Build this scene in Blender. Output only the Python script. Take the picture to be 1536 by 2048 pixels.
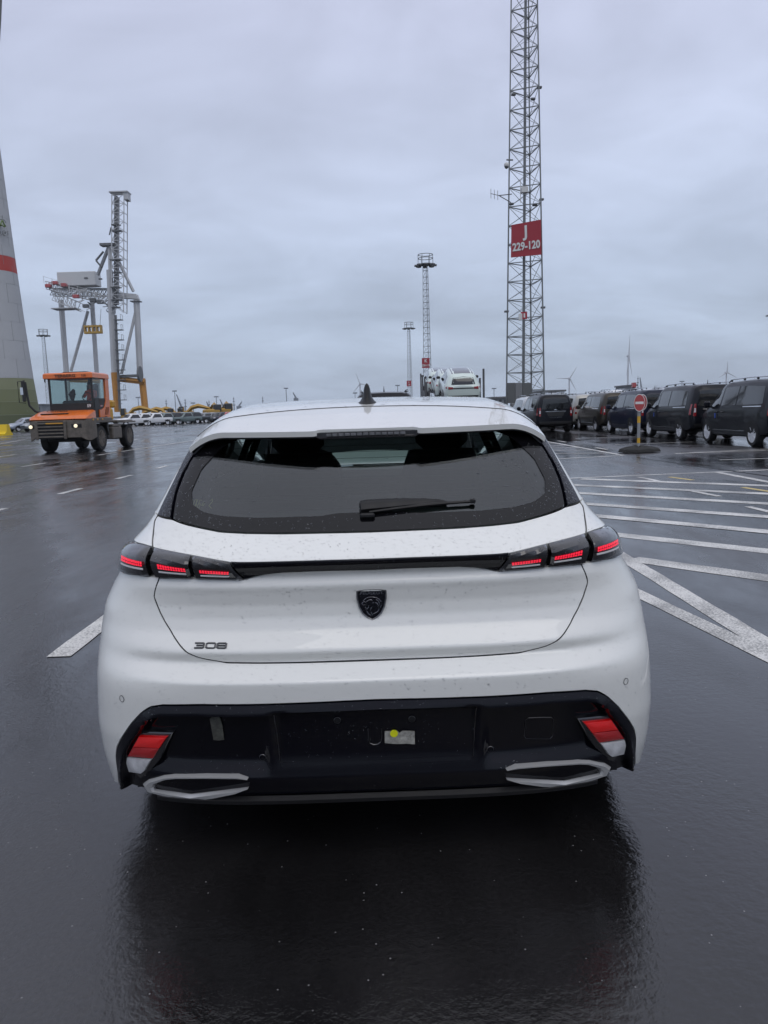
import bpy, bmesh, math, random
import numpy as np
from mathutils import Vector, Matrix, Euler
from math import radians as R, sin, cos, pi
for o in list(bpy.data.objects): bpy.data.objects.remove(o)
random.seed(11); rng = np.random.default_rng(5)
sc = bpy.context.scene
col = sc.collection

# ================================================================ camera
HC, FPX, HOR = 1.38, 1500.0, 818.0
cd = bpy.data.cameras.new('camera'); cam = bpy.data.objects.new('camera', cd); col.objects.link(cam)
cd.sensor_fit = 'VERTICAL'; cd.sensor_height = 36.0; cd.lens = 36.0*FPX/2048.0
cd.clip_start = 0.05; cd.clip_end = 9000
cam.location = (0, 0, HC)
cam.rotation_euler = (Matrix.Rotation(pi/2-math.atan((1024-HOR)/FPX), 4, 'X') @ Matrix.Rotation(R(-1.75), 4, 'Z')).to_euler()
sc.camera = cam
sc.render.engine = 'CYCLES'
sc.cycles.max_bounces = 8; sc.cycles.diffuse_bounces = 3; sc.cycles.glossy_bounces = 4; sc.cycles.transmission_bounces = 6; sc.cycles.transparent_max_bounces = 10; sc.cycles.volume_bounces = 0; sc.cycles.caustics_reflective = False; sc.cycles.caustics_refractive = False
sc.render.resolution_x, sc.render.resolution_y = 768, 1024

# ================================================================ sky, sun, exposure
world = bpy.data.worlds.new('World'); sc.world = world; world.use_nodes = True
nt = world.node_tree; nt.nodes.clear(); N = nt.nodes.new; L = nt.links.new
wout = N('ShaderNodeOutputWorld'); bg = N('ShaderNodeBackground'); L(bg.outputs[0], wout.inputs[0])
tc = N('ShaderNodeTexCoord'); sep = N('ShaderNodeSeparateXYZ'); L(tc.outputs['Generated'], sep.inputs[0])
sky = N('ShaderNodeTexSky'); sky.sky_type = 'NISHITA'; sky.sun_disc = False
SUN_EL, SUN_ROT = R(52), R(200)
sky.sun_elevation = SUN_EL; sky.sun_rotation = SUN_ROT; sky.air_density = 1.2; sky.dust_density = 2.0
skm = N('ShaderNodeVectorMath'); skm.operation = 'SCALE'; skm.inputs['Scale'].default_value = 0.10; L(sky.outputs[0], skm.inputs[0])
# overcast cloud deck: brightest overhead, darker and bluer towards the horizon
rp = N('ShaderNodeValToRGB'); L(sep.outputs['Z'], rp.inputs[0])
cr = rp.color_ramp
stops = [(0.0, (.43,.51,.65)), (.05, (.445,.53,.675)), (.16, (.495,.575,.735)), (.30, (.57,.635,.81)), (.46, (.655,.70,.90)), (.75, (.76,.79,.92)), (1.0, (.86,.88,.98))]
cr.elements[0].position = 0; cr.elements[0].color = stops[0][1]+(1,)
cr.elements[1].position = 1; cr.elements[1].color = stops[-1][1]+(1,)
for p, c_ in stops[1:-1]:
    e = cr.elements.new(p); e.color = c_+(1,)
# cloud-plane coordinates: direction / (z + k)
addk = N('ShaderNodeMath'); addk.operation = 'ADD'; addk.inputs[1].default_value = .22; L(sep.outputs['Z'], addk.inputs[0])
mxk = N('ShaderNodeMath'); mxk.operation = 'MAXIMUM'; mxk.inputs[1].default_value = .12; L(addk.outputs[0], mxk.inputs[0])
dvx = N('ShaderNodeMath'); dvx.operation = 'DIVIDE'; L(sep.outputs['X'], dvx.inputs[0]); L(mxk.outputs[0], dvx.inputs[1])
dvy = N('ShaderNodeMath'); dvy.operation = 'DIVIDE'; L(sep.outputs['Y'], dvy.inputs[0]); L(mxk.outputs[0], dvy.inputs[1])
cmb = N('ShaderNodeCombineXYZ'); L(dvx.outputs[0], cmb.inputs[0]); L(dvy.outputs[0], cmb.inputs[1])
def cloud(scale, detail, rough, dist, seed):
    mp = N('ShaderNodeMapping'); mp.inputs['Location'].default_value = (seed, seed*.7, 0); mp.inputs['Scale'].default_value = (1.0, 1.25, 1); L(cmb.outputs[0], mp.inputs[0])
    n = N('ShaderNodeTexNoise'); n.inputs['Scale'].default_value = scale; n.inputs['Detail'].default_value = detail
    n.inputs['Roughness'].default_value = rough; n.inputs['Distortion'].default_value = dist; L(mp.outputs[0], n.inputs['Vector']); return n
n1 = cloud(.95, 6, .5, .6, 3.1); n2 = cloud(2.4, 6, .55, .9, 9.4)
mr1 = N('ShaderNodeMapRange'); mr1.inputs[1].default_value = .36; mr1.inputs[2].default_value = .64; mr1.inputs[3].default_value = .85; mr1.inputs[4].default_value = 1.10; L(n1.outputs[0], mr1.inputs[0])
mr2 = N('ShaderNodeMapRange'); mr2.inputs[1].default_value = .36; mr2.inputs[2].default_value = .64; mr2.inputs[3].default_value = .95; mr2.inputs[4].default_value = 1.05; L(n2.outputs[0], mr2.inputs[0])
mm = N('ShaderNodeMath'); mm.operation = 'MULTIPLY'; L(mr1.outputs[0], mm.inputs[0]); L(mr2.outputs[0], mm.inputs[1])
sclc = N('ShaderNodeVectorMath'); sclc.operation = 'SCALE'; L(rp.outputs[0], sclc.inputs[0]); L(mm.outputs[0], sclc.inputs['Scale'])
mixs = N('ShaderNodeMix'); mixs.data_type = 'RGBA'; mixs.inputs['Factor'].default_value = .94
L(skm.outputs[0], mixs.inputs['A']); L(sclc.outputs[0], mixs.inputs['B']); L(mixs.outputs['Result'], bg.inputs[0])
bg.inputs[1].default_value = 1.0
sd = bpy.data.lights.new('sun', 'SUN'); sun = bpy.data.objects.new('sun', sd); col.objects.link(sun)
sd.energy = 0.55; sd.angle = R(40); sd.color = (1, .97, .93)
sun.rotation_euler = Euler((pi/2-SUN_EL, 0, R(200)+pi), 'XYZ')
sun.location = (0, 0, 60)
vs = sc.view_settings; vs.view_transform = 'Standard'; vs.look = 'None'; vs.exposure = 0.06; vs.gamma = 1.0; vs.use_curve_mapping = False

# ================================================================ helpers
M = {}
def _mat(name):
    m = bpy.data.materials.new(name); m.use_nodes = True; M[name] = m
    return m, m.node_tree, m.node_tree.nodes['Principled BSDF']
def mat(name, c, rough=.5, metal=0., coat=0., coat_rough=.03, var=0., vscale=4., bump=0., bscale=60., emit=None, estr=0., spec=.5, trans=0., alpha=1., rvar=0., sss=0.):
    m, t, b = _mat(name)
    b.inputs['Base Color'].default_value = tuple(c)+(1,); b.inputs['Roughness'].default_value = rough; b.inputs['Metallic'].default_value = metal
    b.inputs['Coat Weight'].default_value = coat; b.inputs['Coat Roughness'].default_value = coat_rough; b.inputs['Specular IOR Level'].default_value = spec
    b.inputs['Transmission Weight'].default_value = trans
    if emit: b.inputs['Emission Color'].default_value = tuple(emit)+(1,); b.inputs['Emission Strength'].default_value = estr
    if var or bump or rvar:
        tcn = t.nodes.new('ShaderNodeTexCoord')
    if var or rvar:
        n = t.nodes.new('ShaderNodeTexNoise'); n.inputs['Scale'].default_value = vscale; n.inputs['Detail'].default_value = 6; n.inputs['Roughness'].default_value = .65
        t.links.new(tcn.outputs['Object'], n.inputs['Vector'])
    if var:
        mr = t.nodes.new('ShaderNodeMapRange'); mr.inputs[1].default_value = .3; mr.inputs[2].default_value = .7; mr.inputs[3].default_value = 1-var; mr.inputs[4].default_value = 1+var
        t.links.new(n.outputs[0], mr.inputs[0])
        v = t.nodes.new('ShaderNodeVectorMath'); v.operation = 'SCALE'; v.inputs[0].default_value = c; t.links.new(mr.outputs[0], v.inputs['Scale']); t.links.new(v.outputs[0], b.inputs['Base Color'])
    if rvar:
        mr = t.nodes.new('ShaderNodeMapRange'); mr.inputs[1].default_value = .3; mr.inputs[2].default_value = .7; mr.inputs[3].default_value = max(.02, rough-rvar); mr.inputs[4].default_value = rough+rvar
        t.links.new(n.outputs[0], mr.inputs[0]); t.links.new(mr.outputs[0], b.inputs['Roughness'])
    if bump:
        n3 = t.nodes.new('ShaderNodeTexNoise'); n3.inputs['Scale'].default_value = bscale; n3.inputs['Detail'].default_value = 4; t.links.new(tcn.outputs['Object'], n3.inputs['Vector'])
        bp = t.nodes.new('ShaderNodeBump'); bp.inputs['Strength'].default_value = bump; bp.inputs['Distance'].default_value = .01; t.links.new(n3.outputs[0], bp.inputs['Height']); t.links.new(bp.outputs[0], b.inputs['Normal'])
    return m
def glass(name, tint, refl_rough=.02, boost=1.0):
    m = bpy.data.materials.new(name); m.use_nodes = True; M[name] = m; t = m.node_tree; t.nodes.clear()
    o = t.nodes.new('ShaderNodeOutputMaterial'); mx = t.nodes.new('ShaderNodeMixShader'); tr = t.nodes.new('ShaderNodeBsdfTransparent'); gl = t.nodes.new('ShaderNodeBsdfGlossy'); fr = t.nodes.new('ShaderNodeFresnel')
    fr.inputs[0].default_value = 1.52; tr.inputs[0].default_value = tuple(tint)+(1,); gl.inputs['Roughness'].default_value = refl_rough; gl.inputs['Color'].default_value = (.93, .97, 1, 1)
    f = fr.outputs[0]
    if boost != 1:
        q = t.nodes.new('ShaderNodeMath'); q.operation = 'MULTIPLY'; q.use_clamp = True; q.inputs[1].default_value = boost; t.links.new(f, q.inputs[0]); f = q.outputs[0]
    t.links.new(f, mx.inputs[0]); t.links.new(tr.outputs[0], mx.inputs[1]); t.links.new(gl.outputs[0], mx.inputs[2]); t.links.new(mx.outputs[0], o.inputs[0])
    return m
def tag(o, label=None, cat=None, group=None, kind=None):
    if label: o['label'] = label
    if cat: o['category'] = cat
    if group: o['group'] = group
    if kind: o['kind'] = kind
    return o
def empty(name, loc, rz=0., label=None, cat=None, group=None):
    o = bpy.data.objects.new(name, None); col.objects.link(o); o.location = loc; o.rotation_euler = (0, 0, rz); o.empty_display_size = .2
    return tag(o, label, cat, group)
def link_mesh(name, me, m, parent=None):
    o = bpy.data.objects.new(name, me); col.objects.link(o)
    if m is not None and not me.materials:
        me.materials.append(M[m] if isinstance(m, str) else m)
    if parent is not None: o.parent = parent
    return o
class MB:
    def __init__(s): s.v = []; s.f = []; s.fm = []
    def add(s, vs, fs, mi=0):
        b = len(s.v); s.v += [tuple(float(q) for q in p) for p in vs]
        for f in fs: s.f.append(tuple(b+i for i in f)); s.fm.append(mi)
        return s
    def box(s, c, d, rz=0., bev=0., mi=0, mtx=None):
        x, y, z = d[0]/2, d[1]/2, d[2]/2
        if bev:
            b = min(bev, x*.9, y*.9, z*.9)
            vs = []; 
            for sx in (-1, 1):
                for sy in (-1, 1):
                    for sz in (-1, 1):
                        vs += [(sx*(x-b), sy*(y-b), sz*z), (sx*(x-b), sy*y, sz*(z-b)), (sx*x, sy*(y-b), sz*(z-b))]
            bm = bmesh.new()
            for p in vs: bm.verts.new(p)
            bmesh.ops.convex_hull(bm, input=bm.verts); bm.verts.index_update()
            vs = [tuple(v.co) for v in bm.verts]; fs = [tuple(v.index for v in f.verts) for f in bm.faces]; bm.free()
        else:
            vs = [(sx*x, sy*y, sz*z) for sx in (-1, 1) for sy in (-1, 1) for sz in (-1, 1)]
            fs = [(0, 1, 3, 2), (4, 6, 7, 5), (0, 4, 5, 1), (2, 3, 7, 6), (0, 2, 6, 4), (1, 5, 7, 3)]
        if mtx is not None: vs = [tuple(mtx @ Vector(p)) for p in vs]
        else:
            cz, sz_ = cos(rz), sin(rz); vs = [(p[0]*cz-p[1]*sz_, p[0]*sz_+p[1]*cz, p[2]) for p in vs]
        return s.add([(p[0]+c[0], p[1]+c[1], p[2]+c[2]) for p in vs], fs, mi)
    def bar(s, p, q, r, n=4, r2=None, caps=True, mi=0, flat=1.):
        p, q = Vector(p), Vector(q); d = q-p
        if d.length < 1e-6: return s
        d.normalize(); a = d.cross(Vector((0, 0, 1)) if abs(d.z) < .95 else Vector((1, 0, 0))).normalized(); b = d.cross(a); r2 = r if r2 is None else r2
        ph = pi/4 if n == 4 else 0; vs = []
        for (c, rr) in ((p, r), (q, r2)):
            for i in range(n):
                t = 2*pi*i/n+ph; vs.append(c+a*(rr*cos(t))+b*(rr*flat*sin(t)))
        fs = [(i, (i+1) % n, n+(i+1) % n, n+i) for i in range(n)]
        if caps: fs += [tuple(range(n))[::-1], tuple(range(n, 2*n))]
        return s.add(vs, fs, mi)
    def tube(s, pts, r, n=8, mi=0, caps=True):
        pts = [Vector(p) for p in pts]; vs = []; k = len(pts); rs = r if hasattr(r, '__len__') else [r]*k
        up = Vector((0, 0, 1))
        for i, p in enumerate(pts):
            d = (pts[min(i+1, k-1)]-pts[max(i-1, 0)]).normalized(); a = d.cross(up)
            if a.length < .05: a = d.cross(Vector((1, 0, 0)))
            a.normalize(); b = d.cross(a)
            for j in range(n):
                t = 2*pi*j/n; vs.append(p+a*(rs[i]*cos(t))+b*(rs[i]*sin(t)))
        fs = [(i*n+j, i*n+(j+1) % n, (i+1)*n+(j+1) % n, (i+1)*n+j) for i in range(k-1) for j in range(n)]
        if caps: fs += [tuple(range(n))[::-1], tuple(range((k-1)*n, k*n))]
        return s.add(vs, fs, mi)
    def lathe(s, prof, c=(0, 0, 0), n=16, axis='Z', mi=0, close=False):
        vs = []
        for (r, h) in prof:
            for j in range(n):
                t = 2*pi*j/n; a, b = r*cos(t), r*sin(t)
                p = (a, b, h) if axis == 'Z' else ((h, a, b) if axis == 'X' else (b, h, a))
                vs.append((p[0]+c[0], p[1]+c[1], p[2]+c[2]))
        k = len(prof)
        fs = [(i*n+j, i*n+(j+1) % n, (i+1)*n+(j+1) % n, (i+1)*n+j) for i in range(k-1) for j in range(n)]
        if prof[0][0] > 1e-6: fs.append(tuple(range(n))[::-1])
        if prof[-1][0] > 1e-6: fs.append(tuple(range((k-1)*n, k*n)))
        return s.add(vs, fs, mi)
    def prism(s, poly, h0, h1, plane='XZ', mi=0, bev=0.):
        # poly 2-D outline extruded from h0 to h1 along the third axis
        n = len(poly)
        def P(a, b, h): return {'XZ': (a, h, b), 'YZ': (h, a, b), 'XY': (a, b, h)}[plane]
        vs = [P(a, b, h0) for a, b in poly]+[P(a, b, h1) for a, b in poly]
        fs = [tuple(range(n)), tuple(range(n, 2*n))[::-1]]+[(i, i+n, (i+1) % n+n, (i+1) % n) for i in range(n)]
        return s.add(vs, fs, mi)
    def grid(s, P, mi=0, wrap=False):
        # P[i][j] points
        n, m = len(P), len(P[0]); vs = [p for r in P for p in r]
        fs = [(i*m+j, (i+1)*m+j, (i+1)*m+j+1, i*m+j+1) for i in range(n-1) for j in range(m-1)]
        return s.add(vs, fs, mi)
    def mesh(s, name, mats=None, smooth=True, ang=35):
        me = bpy.data.meshes.new(name); me.from_pydata(s.v, [], s.f)
        if mats:
            for m in mats: me.materials.append(M[m] if isinstance(m, str) else m)
            if len(mats) > 1: me.polygons.foreach_set('material_index', s.fm)
        bm = bmesh.new(); bm.from_mesh(me); bmesh.ops.recalc_face_normals(bm, faces=bm.faces); bm.to_mesh(me); bm.free()
        if smooth:
            me.polygons.foreach_set('use_smooth', [True]*len(me.polygons)); me.set_sharp_from_angle(angle=R(ang))
        me.update(); return me
    def build(s, name, m, parent=None, smooth=True, ang=35):
        me = s.mesh(name, m if isinstance(m, (list, tuple)) else [m], smooth, ang)
        return link_mesh(name, me, None, parent)
def text_mesh(txt, size=1., depth=.0, sx=1., align='CENTER', spacing=1., bold=0.):
    cu = bpy.data.curves.new('txt', 'FONT'); cu.body = txt; cu.size = size; cu.extrude = depth; cu.align_x = align; cu.align_y = 'CENTER'; cu.space_character = spacing; cu.offset = bold
    cu.resolution_u = 3
    o = bpy.data.objects.new('txt', cu); col.objects.link(o); dg = bpy.context.evaluated_depsgraph_get()
    me = bpy.data.meshes.new_from_object(o.evaluated_get(dg)); bpy.data.objects.remove(o); bpy.data.curves.remove(cu)
    for v in me.vertices: v.co.x *= sx
    return me
def text(name, txt, m, parent, mtx, size, depth=.002, sx=1., align='CENTER', spacing=1., bold=0., label=None):
    me = text_mesh(txt, size, depth, sx, align, spacing, bold); me.transform(mtx); me.materials.clear(); me.materials.append(M[m])
    o = link_mesh(name, me, None, parent); return o
def copy_tree(o, parent=None, swap=None):
    c_ = o.copy(); col.objects.link(c_); c_.parent = parent
    for ch in o.children: copy_tree(ch, c_, None) if swap is None else copy_tree(ch, c_, swap)
    if swap and c_.type == 'MESH':
        for i, sl in enumerate(c_.material_slots):
            if sl.material and sl.material.name in swap:
                nm_ = swap[sl.material.name]; sl.link = 'OBJECT'; sl.material = M[nm_]
    return c_
_Rc = np.array(cam.rotation_euler.to_matrix())
def pix(u, v, y):                      # survey point: where the sight line through photo point (u, v) reaches distance y
    d = _Rc @ np.array([(u-768)/FPX, -(v-1024)/FPX, -1.0]); t = y/d[1]
    return Vector((d[0]*t, y, HC+d[2]*t))
# ---------------------------------------------------------------- hatchback body surface (car frame: x right, y forward, z up)
ZG = np.arange(0.05, 1.50, 0.002)
def _tab(pts, sig=0.006):
    zs = [p[0] for p in pts]; vs = [p[1] for p in pts]
    v = np.interp(ZG, zs, vs)
    k = int(max(1, round(3*sig/0.002))); t = np.arange(-k, k+1)*0.002
    g = np.exp(-0.5*(t/sig)**2); g /= g.sum()
    return np.convolve(np.pad(v, k, mode='edge'), g, mode='valid')
PC = _tab([(.05,.10),(.19,.085),(.226,.06),(.30,.03),(.40,.022),(.50,.01),(.555,.002),(.60,.0),(.616,.0),(.630,.016),(.662,.052),(.686,.040),(.696,.039),(.715,.054),(.745,.080),(.78,.093),(.82,.096),(.860,.088),(.870,.084),(.880,.083),(.895,.092),(.91,.092),(.953,.062),(.962,.075),(1.016,.17),(1.33,.62),(1.50,.86)], .0035)
PQ = _tab([(.05,.12),(.20,.07),(.30,.035),(.42,.008),(.52,.0),(.585,.0),(.62,.012),(.68,.045),(.74,.072),(.80,.086),(.84,.086),(.875,.080),(.905,.084),(.953,.065),(.965,.075),(1.016,.16),(1.33,.60),(1.50,.84)], .010)
WW = _tab([(.05,.88),(.167,.916),(.25,.922),(.336,.925),(.42,.924),(.51,.917),(.605,.910),(.715,.907),(.786,.897),(.84,.868),(.885,.836),(.93,.818),(.965,.798),(.99,.781),(1.02,.753),(1.048,.735),(1.075,.723),(1.12,.702),(1.18,.678),(1.26,.645),(1.3,.624),(1.33,.607),(1.36,.59),(1.5,.5)], .010)
DD = _tab([(.05,.55),(.85,.55),(.96,.50),(1.05,.40),(1.15,.30),(1.3,.22),(1.5,.2)], .02)
_NE = 3.5
_rr = np.concatenate([np.linspace(0, .9, 200)[:-1], 1-(.1)*(1-np.linspace(0, 1, 400))**3])
_gg = 1-(np.clip(1-_rr**_NE, 0, 1))**(1/_NE)
_al = np.concatenate([[0], np.cumsum(np.hypot(np.diff(_rr)*.92, np.diff(_gg)*.55))]); _al /= _al[-1]
def Pz(z, s):
    b = np.clip((np.abs(s)-.35)/.40, 0, 1); b = b*b*(3-2*b)
    return np.interp(z, ZG, PC)*(1-b)+np.interp(z, ZG, PQ)*b
def S0(s, z):
    s = np.asarray(s, float); z = np.asarray(z, float); a = np.abs(s)
    h = np.interp(np.minimum(a, 1), _al, _rr); g = np.interp(np.minimum(a, 1), _al, _gg)
    y = Pz(z, s)+np.interp(z, ZG, DD)*g+np.maximum(a-1, 0)
    taper = 1-.045*np.clip((y-2.2)/1.6, 0, 1)**2
    x = np.sign(s)*h*np.interp(z, ZG, WW)*taper
    return np.stack([x, y, z+0*s], -1)
def SN(s, z):
    e = 1e-3
    a = S0(s+e, z)-S0(s-e, z); b = S0(s, z+e)-S0(s, z-e)
    n = np.cross(a, b); return n/np.maximum(np.linalg.norm(n, axis=-1, keepdims=True), 1e-12)
def s_of(x, z):
    r = np.clip(np.abs(x)/np.interp(z, ZG, WW), 0, 1)
    return np.sign(x)*np.interp(r, _rr, _al)
def s_at_y(y, z):                       # side position (s > 1) for a given y
    return 1+(y-(Pz(z, 1.0)+np.interp(z, ZG, DD)))
# ================================================================ ground
def asphalt():
    m, t, b = _mat('wet_asphalt'); N_ = t.nodes.new; K = t.links.new
    tcn = N_('ShaderNodeTexCoord')
    def noise(sc_, det, rough=.6, stretch=None, dist=0.):
        n = N_('ShaderNodeTexNoise'); n.inputs['Scale'].default_value = sc_; n.inputs['Detail'].default_value = det; n.inputs['Roughness'].default_value = rough; n.inputs['Distortion'].default_value = dist
        if stretch:
            mp = N_('ShaderNodeMapping'); mp.inputs['Scale'].default_value = stretch; mp.inputs['Rotation'].default_value = (0, 0, R(-4)); K(tcn.outputs['Object'], mp.inputs[0]); K(mp.outputs[0], n.inputs['Vector'])
        else: K(tcn.outputs['Object'], n.inputs['Vector'])
        return n
    def mr(src, a, b_, c_, d_):
        q = N_('ShaderNodeMapRange'); q.inputs[1].default_value = a; q.inputs[2].default_value = b_; q.inputs[3].default_value = c_; q.inputs[4].default_value = d_; K(src, q.inputs[0]); return q.outputs[0]
    big = noise(.22, 6, .6, (1.6, .55, 1), .6)          # wet / less wet tracts along the lanes
    mid = noise(1.3, 7, .65, (1.5, .5, 1), .4)
    fine = noise(75, 3, .7); grit = noise(260, 2, .6); rip = noise(28, 2, .5)
    tone = N_('ShaderNodeValToRGB'); K(big.outputs[0], tone.inputs[0])
    tone.color_ramp.elements[0].position = .38; tone.color_ramp.elements[0].color = (.009, .0086, .0088, 1)
    tone.color_ramp.elements[1].position = .72; tone.color_ramp.elements[1].color = (.044, .0415, .0425, 1)
    sp = mr(fine.outputs[0], .35, .75, .72, 1.35)
    vm = N_('ShaderNodeVectorMath'); vm.operation = 'SCALE'; K(tone.outputs[0], vm.inputs[0]); K(sp, vm.inputs['Scale'])
    # pale chips of aggregate
    vo = N_('ShaderNodeTexVoronoi'); vo.inputs['Scale'].default_value = 55; K(tcn.outputs['Object'], vo.inputs['Vector'])
    chip = mr(vo.outputs['Distance'], .05, .17, 1, 0); rnd = N_('ShaderNodeMath'); rnd.operation = 'GREATER_THAN'; rnd.inputs[1].default_value = .955
    sepc = N_('ShaderNodeSeparateColor'); K(vo.outputs['Color'], sepc.inputs[0]); K(sepc.outputs[0], rnd.inputs[0])
    ch = N_('ShaderNodeMath'); ch.operation = 'MULTIPLY'; K(chip, ch.inputs[0]); K(rnd.outputs[0], ch.inputs[1])
    mx = N_('ShaderNodeMix'); mx.data_type = 'RGBA'; K(ch.outputs[0], mx.inputs['Factor']); K(vm.outputs[0], mx.inputs['A']); mx.inputs['B'].default_value = (.26, .255, .25, 1)
    K(mx.outputs['Result'], b.inputs['Base Color'])
    ro = N_('ShaderNodeMath'); ro.operation = 'ADD'; K(mr(big.outputs[0], .40, .60, .02, .30), ro.inputs[0]); K(mr(mid.outputs[0], .38, .62, .0, .10), ro.inputs[1]); K(ro.outputs[0], b.inputs['Roughness'])
    b.inputs['IOR'].default_value = 1.68
    b.inputs['Specular IOR Level'].default_value = .5
    h = N_('ShaderNodeMath'); h.operation = 'ADD'; K(fine.outputs[0], h.inputs[0]); K(mr(rip.outputs[0], 0, 1, 0, 1.6), h.inputs[1])
    wet = mr(mid.outputs[0], .34, .62, .14, .50)
    bp = N_('ShaderNodeBump'); bp.inputs['Distance'].default_value = .0035; K(wet, bp.inputs['Strength']); K(h.outputs[0], bp.inputs['Height']); K(bp.outputs[0], b.inputs['Normal'])
asphalt()
g = MB(); xs = [-2500, -300, -60, -20, -8, -3, 0, 3, 8, 20, 60, 300, 2500]; ys = [-200, -20, -5, 0, 5, 10, 20, 40, 80, 160, 400, 1200, 2500]
g.grid([[(x, y, 0) for y in ys] for x in xs]); ground = g.build('ground', 'wet_asphalt', smooth=False); tag(ground, kind='structure')

def worn_paint():
    m, t, b = _mat('road_paint'); N_ = t.nodes.new; K = t.links.new; tcn = N_('ShaderNodeTexCoord')
    n = N_('ShaderNodeTexNoise'); n.inputs['Scale'].default_value = 70; n.inputs['Detail'].default_value = 5; n.inputs['Roughness'].default_value = .75; K(tcn.outputs['Object'], n.inputs['Vector'])
    n2 = N_('ShaderNodeTexNoise'); n2.inputs['Scale'].default_value = 2.2; n2.inputs['Detail'].default_value = 5; K(tcn.outputs['Object'], n2.inputs['Vector'])
    a = N_('ShaderNodeMath'); a.operation = 'MULTIPLY_ADD'; K(n2.outputs[0], a.inputs[0]); a.inputs[1].default_value = .55; K(n.outputs[0], a.inputs[2])
    q = N_('ShaderNodeMapRange'); q.inputs[1].default_value = .70; q.inputs[2].default_value = .86; q.inputs[3].default_value = 1; q.inputs[4].default_value = 0; K(a.outputs[0], q.inputs[0])
    mx = N_('ShaderNodeMix'); mx.data_type = 'RGBA'; K(q.outputs[0], mx.inputs['Factor']); mx.inputs['A'].default_value = (.24, .235, .22, 1); mx.inputs['B'].default_value = (.72, .705, .66, 1)
    K(mx.outputs['Result'], b.inputs['Base Color']); b.inputs['Roughness'].default_value = .42
    bp = N_('ShaderNodeBump'); bp.inputs['Strength'].default_value = .5; bp.inputs['Distance'].default_value = .004; K(n.outputs[0], bp.inputs['Height']); K(bp.outputs[0], b.inputs['Normal'])
worn_paint()
mat('yellow_paint', (.55, .42, .14), .5, var=.35, vscale=40)
_pz = [0]
def stripe(p, q, w=.12, m='road_paint', cut=None):
    """a painted line from p to q on the asphalt, a child of the ground"""
    _pz[0] += 1; z = .0022+.0003*(_pz[0] % 7)
    p, q = Vector((p[0], p[1])), Vector((q[0], q[1])); d = (q-p); L_ = d.length; d.normalize(); n = Vector((-d.y, d.x))*(w/2)
    k = max(3, int(L_/.25)+1); P = []
    for i in range(k):
        c_ = p+d*(L_*i/(k-1)); j = random.uniform(-.006, .006)
        j2 = random.uniform(-.05, .05); j3 = random.uniform(-.05, .05); P.append([(c_.x+n.x*(1+j2), c_.y+n.y*(1+j2), z), (c_.x-n.x*(1+j3), c_.y-n.y*(1+j3), z)])
    b = MB(); b.grid(P); o = b.build('painted_line', m, ground, smooth=False); tag(o, kind='structure'); return o
# ---- markings: lane dashes to the left, hatched island to the right
for y0 in (-7.2+3*k for k in range(0, 16)):
    if y0 > 3: stripe((-6.03+.002*y0, y0+.05), (-6.02+.002*y0, y0+1.03), .13)
stripe((-1.93, 4.24), (-1.92, 6.3), .145); stripe((-1.92, 9.2), (-1.92, 11.2), .14)
for y0 in (28.6, 44): stripe((-14.75, y0), (-14.95, y0+2.2), .13)
for y0 in (22.4,): stripe((-10.76, y0), (-10.74, y0+1.6), .13)
stripe((-10.58, 28.0), (-10.5, 29.7), .13); stripe((-10.5, 30.4), (-9.7, 60), .15)
for k in range(9): stripe((-20-2.9*k, 44+1.2*k), (-22.6-2.9*k, 52+2*k), .13)
for k in range(6): stripe((-17+.4*k, 62+9*k), (-60, 58+9*k), .16)
stripe((2.13, 2.6), (2.13, 19.2), .145); stripe((1.80, 5.45), (2.09, 3.55), .13)
HX = 6.33
for (a, b) in (((3.63,13.68),(6.05,11.73)), ((2.3,13.5),(5.54,10.73)), ((2.13,12.33),(5.02,9.71)), ((2.13,10.86),(4.47,8.63)), ((2.13,9.62),(3.96,7.64)), ((2.13,8.06),(3.46,6.66)), ((2.18,6.5),(2.94,5.64))):
    k = (b[1]-a[1])/(b[0]-a[0]); e = (HX, a[1]+k*(HX-a[0])); stripe(a, e, .23)
stripe((2.13, 13.70), (10.2, 14.66), .11); stripe((HX, 14.25), (HX, -3), .14)
for (p, q) in (((4.69,13.7),(4.76,12.9)), ((4.7,11.35),(4.78,10.6)), ((4.66,9.5),(4.68,8.9))): stripe(p, q, .10)
stripe((5.2, 13.55), (5.35, 12.9), .10, 'yellow_paint'); stripe((5.6, 11.6), (5.75, 10.7), .10, 'yellow_paint')
stripe((6.02, 34), (6.25, 19.45), .13); stripe((3.2, 18.6), (6.22, 19.38), .13)
for k in range(9):
    y0 = 20.5+1.5*k; stripe((3.6, y0+.95), (6.2, y0), .12)
for k in range(9): stripe((7.6, 14.4+5.05*k*.5), (10.2, 14.6+5.05*k*.5), .10) if k in (2, 4, 6) else None
stripe((7.63, 19.55), (12.6, 20.7), .10); stripe((7.67, 17.02), (12.5, 17.1), .10)
for k in range(12): stripe((6.6, 22+5*k), (6.6, 23.2+5*k), .10)
# long thin tar crack across the island edge
mat('tar_seal', (.012, .012, .013), .18)
b_ = MB(); pts = [(6.30, 18.6), (6.38, 17.6), (6.47, 16.7), (6.52, 15.9), (6.62, 15.0), (6.9, 12), (7.3, 9)]
P = []
for i, (x, y) in enumerate(pts): P.append([(x-.03-.02*(i % 2), y, .0035), (x+.03+.015*((i+1) % 2), y, .0035)])
b_.grid(P); tag(b_.build('tar_seam', 'tar_seal', ground, smooth=False), kind='structure')
b_ = MB(); P = []
for i in range(30):
    y = 12+i*2.0; P.append([(-8.2-.05*sin(i*1.7), y, .0035), (-8.13-.05*sin(i*1.7+.4), y, .0035)])
b_.grid(P); tag(b_.build('tar_seam', 'tar_seal', ground, smooth=False), kind='structure')
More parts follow.
